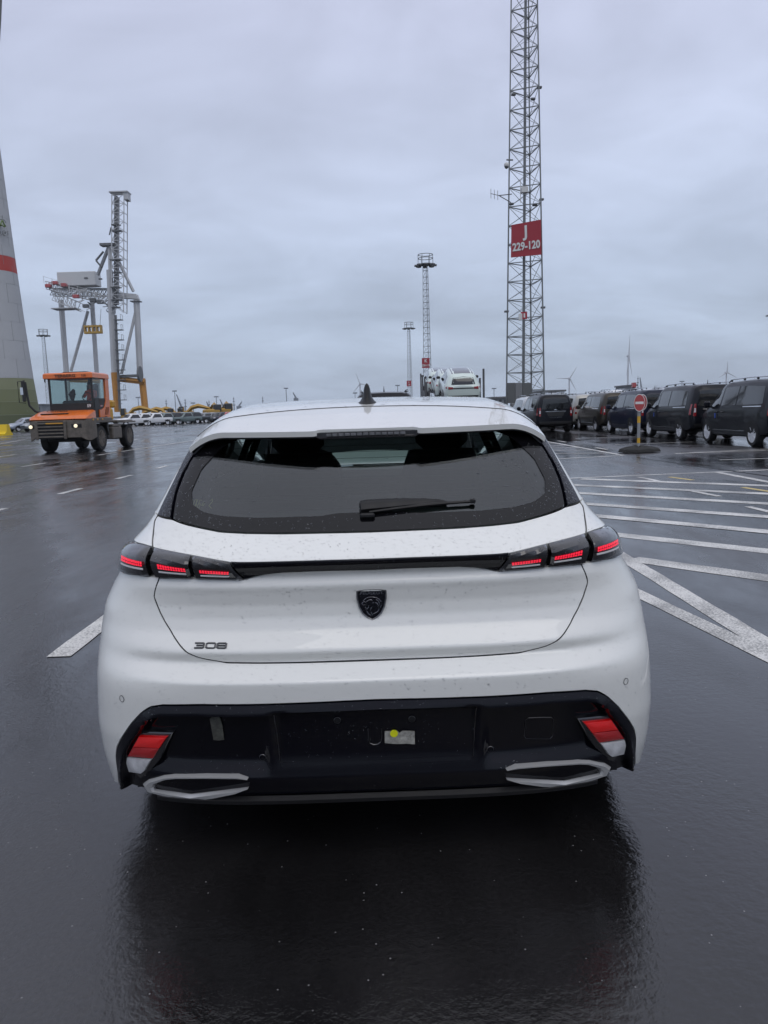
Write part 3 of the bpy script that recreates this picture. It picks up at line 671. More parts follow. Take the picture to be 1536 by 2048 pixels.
def sp_edge(x):                        # trailing edge of the spoiler, with the notch for the brake light
    a = abs(x); y = .445+.105*(a/.6)**2
    return y+.022*float(np.clip((.178-a)/.02, 0, 1))
gapy = lambda x: .83+.02*(1-(abs(x)/.6)**2)-.12*(abs(x)/.6)**3
roof_panel('spoiler', sp_edge, lambda x: gapy(x)-.003, lambda t: .617+.006*t, 22, 121)
roof_panel('roof_panel', lambda x: gapy(x)+.003, lambda x: 2.78-.10*(x/.6)**2, lambda t: .624-.02*t, 34, 61)
# black underside of the spoiler running forward to the glass
xs = np.linspace(-.60, .60, 41); P = []
for x in xs:
    ye = sp_edge(x)+.004; z0 = float(roof_z(x, ye))-.019; P.append([(x, ye, z0), (x, ye+.012, z0-.006), (x, ye+.10, z0+.008), (x, .66+.03*(x/.6)**2, 1.333-.05*max(0, (abs(x)-.45)/.15)**2)])
b = MB(); b.grid(P); b.build('spoiler_underside', 'inner_black', CAR)
# third brake light in the notch
P = []
for x in np.linspace(-.172, .172, 26):
    ye = .458+.105*(x/.6)**2; z0 = float(roof_z(x, .47)); a = abs(x); k = 1 if a < .16 else .55
    P.append([(x, ye+.02, z0-.006), (x, ye, z0-.010), (x, ye+.001, z0-.010-.014*k), (x, ye-.007, z0-.012-.015*k), (x, ye-.006, z0-.016-.015*k), (x, ye+.03, z0-.018-.016*k)])
b = MB(); b.grid(P); bl = b.build('brake_light', 'lamp_smoke', CAR)
b = MB()
for k in range(13):
    x = -.128+k*.0205; ye = .4565+.105*(x/.6)**2; z0 = float(roof_z(x, .47)); b.box((x, ye, z0-.0185), (.0175, .003, .009), bev=.001)
b.build('brake_light_cell', 'led_strip_dull', bl, smooth=False)
# shark fin antenna: a rear-on cone that flares to its foot
zf = float(roof_z(0, 1.0)); P = []
for t, hw_, y0, y1 in ((0, .046, .925, 1.10), (.06, .040, .930, 1.095), (.16, .029, .937, 1.085), (.34, .0195, .945, 1.06), (.56, .0150, .952, 1.03), (.78, .0118, .958, 1.0), (.92, .0075, .962, .985), (1.0, .0015, .966, .974)):
    ring = []
    for k in range(14):
        a = 2*pi*k/14; ring.append((hw_*cos(a), (y0+y1)/2+(y1-y0)/2*sin(a), zf-.008+t*.082))
    ring.append(ring[0]); P.append(ring)
b = MB(); b.grid(P); b.build('roof_antenna', 'trim_black', CAR, ang=60)
# wiper: cap, arm cover, blade
def glass_pt(x, z, off): 
    p, n = onbody(x, z, off); return p
b = MB(); W_ = [(-.030,1.074,.017,.010),(-.025,1.074,.022,.018),(-.005,1.075,.023,.020),(.05,1.078,.022,.018),(.11,1.081,.018,.015),(.17,1.083,.014,.012),(.22,1.082,.009,.009),(.243,1.081,.005,.006)]
P = []
for x, z, hh, of in W_:
    c0 = glass_pt(x, z, .004); n = onbody(x, z)[1]; u_ = Vector((0, n.z, -n.y)); u_ = u_ if u_.z > 0 else -u_
    P.append([tuple(c0-u_*hh), tuple(c0-u_*hh*.95+n*of*.8), tuple(c0-u_*hh*.3+n*of*1.25), tuple(c0+u_*hh*.5+n*of*1.2), tuple(c0+u_*hh*.95+n*of*.6), tuple(c0+u_*hh)])
b.grid(P); b.add(P[0], [(0, 1, 2, 3, 4, 5)]); wp = b.build('wiper_arm', 'trim_black', CAR, ang=45)
b = MB(); pts = [glass_pt(x, z, .010) for x, z in ((.0, 1.060), (.08, 1.067), (.16, 1.073), (.24, 1.077), (.32, 1.079))]
b.tube([tuple(p) for p in pts], [.004, .0055, .006, .0055, .005], 6); q = glass_pt(.322, 1.0795, .010); b.box(tuple(q), (.018, .014, .014), bev=.003); b.build('wiper_blade', 'trim_black', wp)
b = MB(); q = glass_pt(-.006, 1.054, .006); b.box(tuple(q), (.046, .022, .016), bev=.005); b.build('wiper_hub', 'trim_black', wp)
# chalk scrawl on the inside of the glass
b = MB(); sx0, sz0 = -.578, 1.089
for st in ([(0,.6),(.25,.95),(.3,.6),(.05,.1),(.02,.0),(.3,.1)], [(.42,.0),(.62,.95)], [(.72,.2),(.95,.9),(.75,.95),(.9,.3),(.7,.05),(.72,.2)], [(1.05,.1),(1.2,.9),(1.4,.85)], [(1.1,.5),(1.35,.45),(1.3,.05),(1.05,.05)], [(1.55,.3),(1.7,.7),(1.85,.5),(1.7,.25),(1.55,.3)], [(2.4,.8),(2.65,.98),(2.7,.7),(2.35,.25),(2.5,.2),(2.75,.0)]):
    b.tube([tuple(glass_pt(sx0+x*.029, sz0+z*.026, -.004)) for x, z in st], .0011, 4)
b.build('chalk_scrawl', 'chalk_yellow', CAR)

# dark tubes laid along the panel gaps, standing in for their shade
def gap_shade(pts, r=.0021, off=-.0012, side=1, dense=40):
    q = rs(pts, dense); b = MB(); b.tube([tuple(Vector((side*p.x, p.y, p.z))) for p in [onbody(x, z, off)[0] for x, z in q]], r, 5); b.build('gap_shade', 'inner_black', CAR)
for sd_ in (1, -1): gap_shade(gap_bot+gap_side[1:], side=sd_, dense=70); gap_shade([(.6625,.987),(.6795,1.015),(.6945,1.047),(.688,1.061)], .0016, -.001, sd_)
b = MB(); b.tube([(x, gapy(x), float(roof_z(x, gapy(x)))-.0008) for x in np.linspace(-.618, .618, 60)], .0030, 5); b.build('gap_shade', 'inner_black', CAR)
# ---- black inner shell added behind the panels to block light in the gaps
def shell(name, m, s0, s1, z0, z1, off, ns=60, nz=30):
    ss, zz = np.meshgrid(np.linspace(s0, s1, ns), np.linspace(z0, z1, nz), indexing='ij'); P = S0(ss, zz); c_ = np.array([0, 2.2, .7]); d_ = P-c_
    n = SN(ss, zz); n *= np.sign((n*np.stack([P[..., 0], -np.where(np.abs(ss) < 1, 1, 0), 0*ss], -1)).sum(-1))[..., None]
    P = P-n*off; b = MB(); b.grid(P.tolist()); return b.build(name, m, CAR)
shell('inner_shell', 'inner_black', -1.0, 1.0, .22, 1.012, .075, 70, 36)
RY, FY, TR = .862, 3.537, .318            # axles, tyre radius
def side_grid(name, m, y0, y1, zlo, zhi, sd_, ny=26, nz=26, off=0., cuts=(), parent=None, slant=0.):
    yy, vv = np.meshgrid(np.linspace(0, 1, ny), np.linspace(0, 1, nz), indexing='ij')
    zl = zlo(yy*(y1-y0)+y0) if callable(zlo) else zlo+0*yy; zh = zhi(yy*(y1-y0)+y0) if callable(zhi) else zhi+0*yy
    Z_ = zl+(zh-zl)*vv; Y_ = y0+(y1-y0)*yy+slant*(vv-.5)*np.where(yy > .5, 1, 0)
    S_ = 1+(Y_-(np.interp(Z_, ZG, PQ)+np.interp(Z_, ZG, DD)))
    s_low = S_ < 1
    P = S0(np.maximum(S_, 1.0), Z_); P[..., 1] = Y_; P[..., 0] = P[..., 0]+off
    keep = np.ones((ny-1, nz-1), bool)
    for (cy, cz, r) in cuts:
        d_ = np.hypot(P[..., 1]-cy, P[..., 2]-cz); ins_ = d_ < r
        allin = ins_[:-1, :-1] & ins_[1:, :-1] & ins_[:-1, 1:] & ins_[1:, 1:]; keep &= ~allin
        P[..., 1] = np.where(ins_, cy+(P[..., 1]-cy)*r/np.maximum(d_, 1e-6), P[..., 1]); P[..., 2] = np.where(ins_, cz+(P[..., 2]-cz)*r/np.maximum(d_, 1e-6), P[..., 2])
    P[..., 0] *= sd_; vs = P.reshape(-1, 3).tolist(); inner = P.copy(); inner[..., 0] -= sd_*.02; vs2 = inner.reshape(-1, 3).tolist()
    fs = [(i*nz+j, (i+1)*nz+j, (i+1)*nz+j+1, i*nz+j+1) for i in range(ny-1) for j in range(nz-1) if keep[i, j]]
    b = MB(); b.add(vs, fs)
    # turned edges
    from collections import Counter
    ec = Counter(); 
    for f in fs:
        for k in range(4): e = (f[k], f[(k+1) % 4]); ec[tuple(sorted(e))] += 1
    base = len(b.v); b.v += [tuple(p) for p in vs2]
    for e, c_ in ec.items():
        if c_ == 1: b.f.append((e[0], e[1], base+e[1], base+e[0])); b.fm.append(0)
    return b.build(name, m, CAR if parent is None else parent, ang=40)
belt = lambda y: .955-.012*(y-1)+0*y
for sd_ in (1, -1):
    side_grid('quarter_side', 'pearl_white', .47, 1.30, .20, .955, sd_, 48, 44, cuts=((RY, TR, .352),))
    side_grid('quarter_side', 'pearl_white', .62, 1.02, .957, lambda y: 1.06+0*y, sd_, 10, 8)
    d1 = side_grid('rear_door', 'pearl_white', 1.305, 2.10, .27, belt, sd_, 20, 24); d2 = side_grid('front_door', 'pearl_white', 2.106, 3.10, .27, belt, sd_, 22, 24)
    side_grid('front_wing', 'pearl_white', 3.106, 4.02, .22, lambda y: .945-.10*((y-3.1)/.9)**2, sd_, 44, 40, cuts=((FY, TR, .352),))
    side_grid('sill', 'trim_black', 1.22, 3.19, .17, .266, sd_, 12, 5, off=-.006)
    side_grid('side_window', 'privacy_glass', 1.04, 1.96, .965, lambda y: 1.335-.10*np.clip((1.35-y)/.3, 0, 1), sd_, 14, 12, off=-.010)
    side_grid('side_window', 'door_glass', 2.29, 2.98, .965, lambda y: 1.345-.0*y-.30*np.clip((y-2.45)/.6, 0, 1)**1.3, sd_, 14, 12, off=-.010)
    side_grid('door_pillar', 'gloss_black', 1.95, 2.30, .96, 1.35, sd_, 4, 10, off=-.006)
    for d_, y_ in ((d1, 1.45), (d2, 2.28)):
        b = MB(); x_ = float(S0(1+(y_-.62), .86)[0]); b.box((sd_*(x_+.022), y_, .862), (.022, .20, .028), bev=.009); b.build('door_handle', 'pearl_white', d_)
    b = MB(); b.box((sd_*.985, 2.86, 1.015), (.19, .10, .13), bev=.035); b.box((sd_*.87, 2.90, .965), (.12, .05, .03), bev=.01); mir = b.build('door_mirror', 'gloss_black', CAR)
    b = MB(); b.box((sd_*.985, 2.808, 1.015), (.155, .006, .10), bev=.002); b.build('mirror_glass', 'rim_silver', mir)
    for ay in (RY, FY):
        b = MB(); x0 = .905; b.lathe([(.20, -.20), (.28, -.205), (.312, -.19), (TR, -.16), (TR, -.05), (.312, -.012), (.285, 0), (.232, -.002), (.225, -.012)], (0, 0, 0), 40, 'X')
        b.v = [(sd_*(x0+p[0]), ay+p[1], TR+p[2]) for p in b.v]; wh = b.build('wheel_tyre', 'rubber', CAR, ang=35)
        b = MB(); b.lathe([(.228, -.17), (.228, -.006), (.215, -.004), (.21, -.05)], (0, 0, 0), 36, 'X'); b.lathe([(.06, -.05), (.055, -.018), (.0, -.016)], (0, 0, 0), 20, 'X')
        for k in range(10):
            a = 2*pi*k/10; b.bar((-.03, .04*cos(a), .04*sin(a)), (-.012, .215*cos(a), .215*sin(a)), .02, 4, .014)
        b.v = [(sd_*(x0+p[0]), ay+p[1], TR+p[2]) for p in b.v]; b.build('wheel_rim', 'rim_silver', wh)
        b = MB(); b.lathe([(.365, -.30), (.365, -.02)], (0, 0, 0), 30, 'X'); b.v = [(sd_*(x0+p[0]), ay+p[1], max(.25, TR+p[2])) for p in b.v]; b.build('wheel_well', 'inner_black', CAR)
# underbody, bonnet, front, windscreen
b = MB(); b.box((0, 2.2, .215), (1.56, 3.9, .05)); b.box((0, .42, .27), (1.30, .5, .10), bev=.03); b.build('underbody', 'inner_black', CAR)
P = []
for t in np.linspace(0, 1, 16):
    y = 3.30+.98*t; z = .985-.06*t-.17*t**3; hw = .80-.05*t-.13*t**4; P.append([(x*hw, y-.10*(x**2)*t, z-.05*x**2-.03*abs(x)**6) for x in np.linspace(-1, 1, 21)])
b = MB(); b.grid(P); b.build('bonnet', 'pearl_white', CAR)
P = []
for z in np.linspace(.20, .80, 12):
    r_ = []
    for x in np.linspace(-1, 1, 31):
        r_.append((x*.87, 4.345-.05*((z-.5)/.3)**2-.34*abs(x)**3.2, z))
    P.append(r_)
b = MB(); b.grid(P); b.build('front_bumper', 'pearl_white', CAR)
b = MB(); b.box((0, 4.30, .52), (.9, .08, .30), bev=.04); b.build('front_grille', 'trim_black', CAR)
for sd_ in (1, -1):
    b = MB(); b.box((sd_*.62, 4.18, .72), (.34, .16, .09), rz=-sd_*.35, bev=.03); b.build('headlamp', 'lens_clear', CAR)
    b = MB(); b.tube([(sd_*.60, 2.72, 1.375), (sd_*.66, 3.0, 1.24), (sd_*.725, 3.28, 1.06), (sd_*.76, 3.42, .96)], .035, 8); b.build('windscreen_pillar', 'pearl_white', CAR)
P = []
for t in np.linspace(0, 1, 14):
    y = 2.76+.66*t; z = 1.388-.40*t-.01*sin(pi*t); hw = .585+.15*t; P.append([(x*hw, y-.13*x*x*(.5+.5*t), z) for x in np.linspace(-1, 1, 17)])
b = MB(); b.grid(P); b.build('windscreen', 'windscreen_glass', CAR)
# interior
b = MB(); b.box((0, 3.10, .90), (1.40, .50, .16), bev=.05); b.box((0, 2.92, .93), (1.38, .2, .12), bev=.04); b.build('dashboard', 'interior_dark', CAR)
P = []
for x in np.linspace(-.64, .64, 15): P.append([(x, y, 1.003-.012*(x/.6)**4-.01*(y < .3)) for y in (.22, .28, .45, .62, .80)])
b = MB(); b.grid(P); b.build('parcel_shelf', 'shelf_cloth', CAR)
def seat(x, y, w_, name='front_seat', head=True, top=1.17):
    b = MB(); P = []
    for t in np.linspace(0, 1, 12):
        z = .52+(top-.52)*t; hw = w_*(1-.30*t**3)*(.96+.04*sin(pi*t)); yy = y-.22*t; d_ = .06+.04*(1-t)
        P.append([(x+hw*cos(a), yy+d_*sin(a), z) for a in np.linspace(0, 2*pi, 19)])
    b.grid(P); b.add(P[-1], [tuple(range(len(P[-1])))]); b.box((x, y+.22, .48), (w_*1.9, .55, .16), bev=.05); st = b.build(name, 'interior_dark', CAR)
    if head:
        b = MB(); b.box((x, y-.235, top+.085), (.265 if name == 'front_seat' else .24, .10, .17 if name == 'front_seat' else .11), bev=.04); b.build('headrest', 'interior_dark', st)
seat(-.365, 2.02, .25); seat(.365, 2.02, .25)
for x in (-.38, .38): seat(x, 1.10, .36, 'rear_seat', False, 1.045)
for x in (-.26, .02+.26): pass
b = MB(); a_ = [(.0+.36*0+.18*cos(t), 2.66+.05*sin(t), 1.0+.18*sin(t)) for t in np.linspace(0, 2*pi, 26)]; b.tube([(p[0]-.37, p[1], p[2]-.04) for p in a_], .014, 8); b.build('steering_wheel', 'interior_dark', CAR)
b = MB(); b.box((.02, 2.86, 1.315), (.24, .03, .055), bev=.012); b.box((.02, 2.89, 1.35), (.03, .03, .06)); b.build('rear_view_mirror', 'interior_dark', CAR)
b = MB(); b.box((0, 1.9, .50), (1.44, 3.0, .04)); b.build('cabin_floor', 'interior_dark', CAR)
for sd_ in (1, -1):
    b = MB(); b.box((sd_*.78, 2.0, .72), (.04, 2.4, .46)); b.box((sd_*.725, 1.22, .90), (.03, .62, .30)); b.box((sd_*.715, 2.15, .93), (.03, 1.5, .27)); b.build('door_lining', 'interior_dark', CAR)
    side_grid('quarter_lining', 'interior_dark', .62, 1.08, .80, 1.295, sd_, 12, 14, off=-.045); side_grid('quarter_lining', 'interior_dark', .46, .64, .80, 1.05, sd_, 8, 8, off=-.06)
P = [[(x, y, float(roof_z(x, y))-.03) for y in np.linspace(.66, 2.74, 12)] for x in np.linspace(-.585, .585, 11)]; b = MB(); b.grid(P); b.build('headliner', 'interior_dark', CAR)

# ---- raindrops clinging to paint, glass and trim
def drops(name, pname, n, r0, r1, parent=CAR, flt=None, squash=.42, seed=1, kick=None):
    rg = np.random.default_rng(seed); b = MB(); cnt = 0
    for (P, Nn) in PATCH[pname]:
        nu, nv = P.shape[:2]
        A = np.linalg.norm(np.cross(P[1:, :-1]-P[:-1, :-1], P[:-1, 1:]-P[:-1, :-1]), axis=-1).ravel(); pr = A/A.sum()
        idx = rg.choice(len(A), size=n//len(PATCH[pname]), p=pr)
        for k in idx:
            i, j = divmod(k, nv-1); u, v = rg.random(2)
            p = (P[i, j]*(1-u)*(1-v)+P[i+1, j]*u*(1-v)+P[i, j+1]*(1-u)*v+P[i+1, j+1]*u*v)
            e1 = P[i+1, j]-P[i, j]; e2 = P[i, j+1]-P[i, j]; nn = np.cross(e1, e2); l_ = np.linalg.norm(nn)
            if l_ < 1e-12: continue
            nn /= l_; nn *= np.sign((nn*Nn[i, j]).sum()) or 1
            if flt is not None and not flt(p, nn, rg): continue
            r = r0+(r1-r0)*rg.random()**2.4
            a = np.cross(nn, [0, 0, 1.]); a = a/max(np.linalg.norm(a), 1e-6) if np.linalg.norm(a) > .1 else np.array([1., 0, 0]); c_ = np.cross(nn, a); st = 1+.35*rg.random()
            vs = []; m_ = 7
            for rr, hh in ((1.0, -.02), (.78, .62), (.40, .92)):
                vs += [p+(a*cos(2*pi*q/m_)+c_*st*sin(2*pi*q/m_))*(r*rr)+nn*(r*squash*hh) for q in range(m_)]
            vs.append(p+nn*r*squash)
            b.add(vs, [(t*m_+q, t*m_+(q+1) % m_, (t+1)*m_+(q+1) % m_, (t+1)*m_+q) for t in range(2) for q in range(m_)]+[(2*m_+q, 2*m_+(q+1) % m_, 3*m_) for q in range(m_)])
    o = b.build(name, 'water', parent, ang=80); tag(o, kind='stuff'); return o
DN = 'raindrops'
drops(DN, 'bumper', 4200, .0005, .0019, seed=2, squash=.3)
drops(DN, 'tailgate_panel', 1700, .0005, .0019, seed=3, squash=.3)
drops(DN, 'tailgate_upper_band', 1500, .0006, .0022, seed=4, squash=.14)
drops(DN, 'quarter_panel', 320, .0007, .0026, seed=5, squash=.2)
drops(DN, 'spoiler', 1500, .0006, .0023, seed=6, squash=.16)
drops(DN, 'roof_panel', 1500, .0015, .0055, seed=7, squash=.22)
drops(DN, 'window_fin', 700, .0008, .0040, seed=8)
drops(DN, 'window_border', 900, .0008, .0040, seed=9, flt=lambda p, n, rg: p[2] < 1.25 and rg.random() < .35+abs(p[0]))
drops(DN, 'rear_window', 1500, .0008, .0042, seed=10, flt=lambda p, n, rg: p[2] < 1.235 and rg.random() < np.clip((abs(p[0])-.30)/.22, .02, 1)*np.clip((1.25-p[2])/.08, .1, 1))
drops(DN, 'bumper_insert', 1500, .0008, .0034, seed=11, flt=lambda p, n, rg: n[2] > .35 or (abs(p[0]) < .29 and .35 < p[2] < .47 and rg.random() < .8) or rg.random() < .05)
drops(DN, 'tail_lamp', 700, .0007, .0028, seed=12, flt=lambda p, n, rg: n[2] > .25 or rg.random() < .25)
drops(DN, 'light_bar', 150, .0007, .0022, seed=13)
# ================================================================ background vehicles: lofted bodies with glazing, lamps and wheels
from mathutils.bvhtree import BVHTree
mat('tyre', (.010, .010, .011), .7); mat('veh_glass', (.010, .012, .014), .05, coat=.5); mat('veh_trim', (.015, .015, .016), .45)
mat('alloy', (.72, .73, .75), .30, metal=.2); mat('red_lamp', (.26, .007, .010), .15, coat=1.0); mat('clear_lamp', (.62, .62, .64), .12, coat=1.0); mat('chrome_strip', (.62, .63, .65), .15, metal=1.0)
mat('dark_gap', (.004, .004, .005), .6)
def paint(name, c, rough=.28, flake=0.): d_ = max(c) < .1; return mat(name, c, rough, metal=flake, coat=.28 if d_ else .9, coat_rough=.03, spec=.16 if d_ else .5)
paint('paint_black', (.006, .007, .011)); paint('paint_navy', (.008, .012, .030)); paint('paint_bronze', (.060, .052, .042), flake=.5); paint('paint_white', (.72, .73, .74)); paint('paint_grey', (.18, .20, .21), flake=.4); paint('paint_green_grey', (.13, .17, .165), flake=.3)
paint('paint_darkgrey', (.055, .062, .068), flake=.4); paint('paint_mint', (.66, .75, .69)); paint('paint_blue', (.015, .03, .22)); paint('paint_red', (.40, .03, .03)); paint('paint_beige', (.42, .41, .37), flake=.3); paint('paint_silver_blue', (.32, .36, .42), flake=.4)
def cat1(pts, n):
    pts = np.array(pts, float); t = np.concatenate([[0], np.cumsum(np.abs(np.diff(pts[:, 0])))]); return lambda y: np.interp(y, pts[:, 0], pts[:, 1])
def vehicle(name, length, top, belt, low, hw, roof_hw, body_m, ny=44, corner=.22, rear_bulge=.06, front_bulge=.25):
    """lofted shell, rear at y=0, nose at y=length; top/belt/low/hw/roof_hw are (y, value) tables"""
    T, B, Lo, W, Rw = [cat1(q, 0) for q in (top, belt, low, hw, roof_hw)]
    ys = np.unique(np.concatenate([np.linspace(0, length, ny), [p[0] for p in top]])); P = []
    for y in ys:
        zt, zb, zl, w, rw = float(T(y)), float(B(y)), float(Lo(y)), float(W(y)), float(Rw(y))
        zb = min(zb, zt-.06); k = (zt-zb)
        sec = [(0, zl), (w*.80, zl), (w*.95, zl+.05), (w*.985, zl+.16), (w, (zl+zb)*.52), (w*.995, zb-.10), (w*.975, zb), (w*.975+(rw-w*.975)*.5, zb+k*.5), (rw+.02, zt-min(.10, k*.4)), (rw-.045, zt-min(.03, k*.15)), (rw*.7, zt+.012), (0, zt+.022)]
        P.append([(x, y, z) for x, z in sec])
    full = [[(-x, y, z) for x, y, z in r[::-1]][:-1]+r for r in P]
    b = MB(); b.grid(full); n = len(full[0])
    # rounded end caps: shrink and bulge
    for end, sgn, bul in ((0, -1, rear_bulge), (-1, 1, front_bulge)):
        ring = full[end]; cz = sum(p[2] for p in ring)/n; prev = ring
        for f, d_ in ((.94, .55), (.80, .85), (.5, .97), (.12, 1.0)):
            nr = [(p[0]*f, p[1]+sgn*bul*d_, cz+(p[2]-cz)*f) for p in ring]; b.grid([prev, nr]); prev = nr
        b.add(prev, [tuple(range(n))])
    me_v, me_f = b.v, b.f; bvh = BVHTree.FromPolygons([Vector(v) for v in me_v], me_f)
    root = empty(name, (0, 0, 0)); bm_ = bmesh.new()
    me = b.mesh('body', [body_m], True, 38); bm_.from_mesh(me); bmesh.ops.remove_doubles(bm_, verts=bm_.verts, dist=1e-4); bmesh.ops.recalc_face_normals(bm_, faces=bm_.faces); bm_.to_mesh(me); bm_.free()
    me.polygons.foreach_set('use_smooth', [True]*len(me.polygons)); me.set_sharp_from_angle(angle=R(38))
    link_mesh('body', me, None, root); root['_b'] = 1
    return root, bvh
def drape(name, m, poly, bvh, axis, sign, parent, off=.006, n=5):
    """poly: (bottom list, top list) in the plane of view; draped onto the body along the axis"""
    bot, top = np.array(poly[0], float), np.array(poly[1], float); k = max(8, 3*len(bot))
    B_, T_ = rs(bot, k), rs(top, k); P = []
    for i in range(k):
        r_ = []
        for v in np.linspace(0, 1, n):
            a, c_ = B_[i]*(1-v)+T_[i]*v
            if axis == 'x': o = Vector((sign*5, a, c_)); d = Vector((-sign, 0, 0))
            else: o = Vector((a, sign*20, c_)); d = Vector((0, -sign, 0))
            h = bvh.ray_cast(o, d)
            if h[0] is None: h = (o+d*(5-.9 if axis == 'x' else 20-.5), -d)
            r_.append(tuple(h[0]-d*off))
        P.append(r_)
    b = MB(); b.grid(P); return b.build(name, m, parent, ang=40)
_wheel_cache = {}
def wheel(parent, x, y, r, w_, sd_, spokes=7, rim='alloy', detail=True):
    key = (r, w_, sd_, spokes, rim, detail)
    if key not in _wheel_cache:
        b = MB(); nseg = 28 if detail else 14
        b.lathe([(r*.66, -w_), (r*.93, -w_), (r, -w_+.03), (r, -.03), (r*.93, 0), (r*.70, -.004), (r*.66, -.03), (0, -.05)], (0, 0, 0), nseg, 'X', 0)
        if sd_ < 0: b.v = [(-p[0], p[1], p[2]) for p in b.v]
        m1 = b.mesh('tyre', ['tyre'], True, 40)
        b = MB(); b.lathe([(r*.70, -.012), (r*.66, -.004), (r*.61, -.02)], (0, 0, 0), nseg, 'X'); b.lathe([(r*.16, -.03), (r*.14, -.005), (0, -.003)], (0, 0, 0), 10, 'X')
        for k in range(spokes):
            for dlt in ((-.16, .16) if detail else (0,)):
                a = 2*pi*k/spokes; b.bar((-.022, r*.12*cos(a), r*.12*sin(a)), (-.010, r*.64*cos(a+dlt), r*.64*sin(a+dlt)), r*.055, 4, r*.075, flat=.6)
        if sd_ < 0: b.v = [(-p[0], p[1], p[2]) for p in b.v]
        m2 = b.mesh('rim', [rim], True, 30); _wheel_cache[key] = (m1, m2)
    m1, m2 = _wheel_cache[key]
    o = link_mesh('wheel', m1, None, parent); o.location = (x, y, r); q = link_mesh('rim', m2, None, o); return o
def arch(parent, bvh, y, r, sd_, rr):
    pts = []
    b = MB(); n = 18; P = []
    for i in range(n+1):
        a = pi*i/n; row = []
        for f in (0.02, .55, 1.0):
            yy, zz = y+rr*f*cos(a), max(.20, r+rr*f*sin(a)*1.0)
            h = bvh.ray_cast(Vector((sd_*5, yy, max(zz, .30))), Vector((-sd_, 0, 0))); x = h[0].x if h[0] is not None else sd_*.9
            row.append((x+sd_*.005, yy, zz))
        P.append(row)
    b.grid(P); return b.build('wheel_arch', 'dark_gap', parent, ang=60)
def gapline(parent, bvh, pts, sd_, r=.006, name='panel_gap', m='dark_gap'):
    q = []
    for y, z in pts:
        h = bvh.ray_cast(Vector((sd_*5, y, z)), Vector((-sd_, 0, 0)))
        if h[0] is not None: q.append(tuple(h[0]+Vector((sd_*.001, 0, 0))))
    b = MB(); b.tube(q, r, 4); return b.build(name, m, parent)

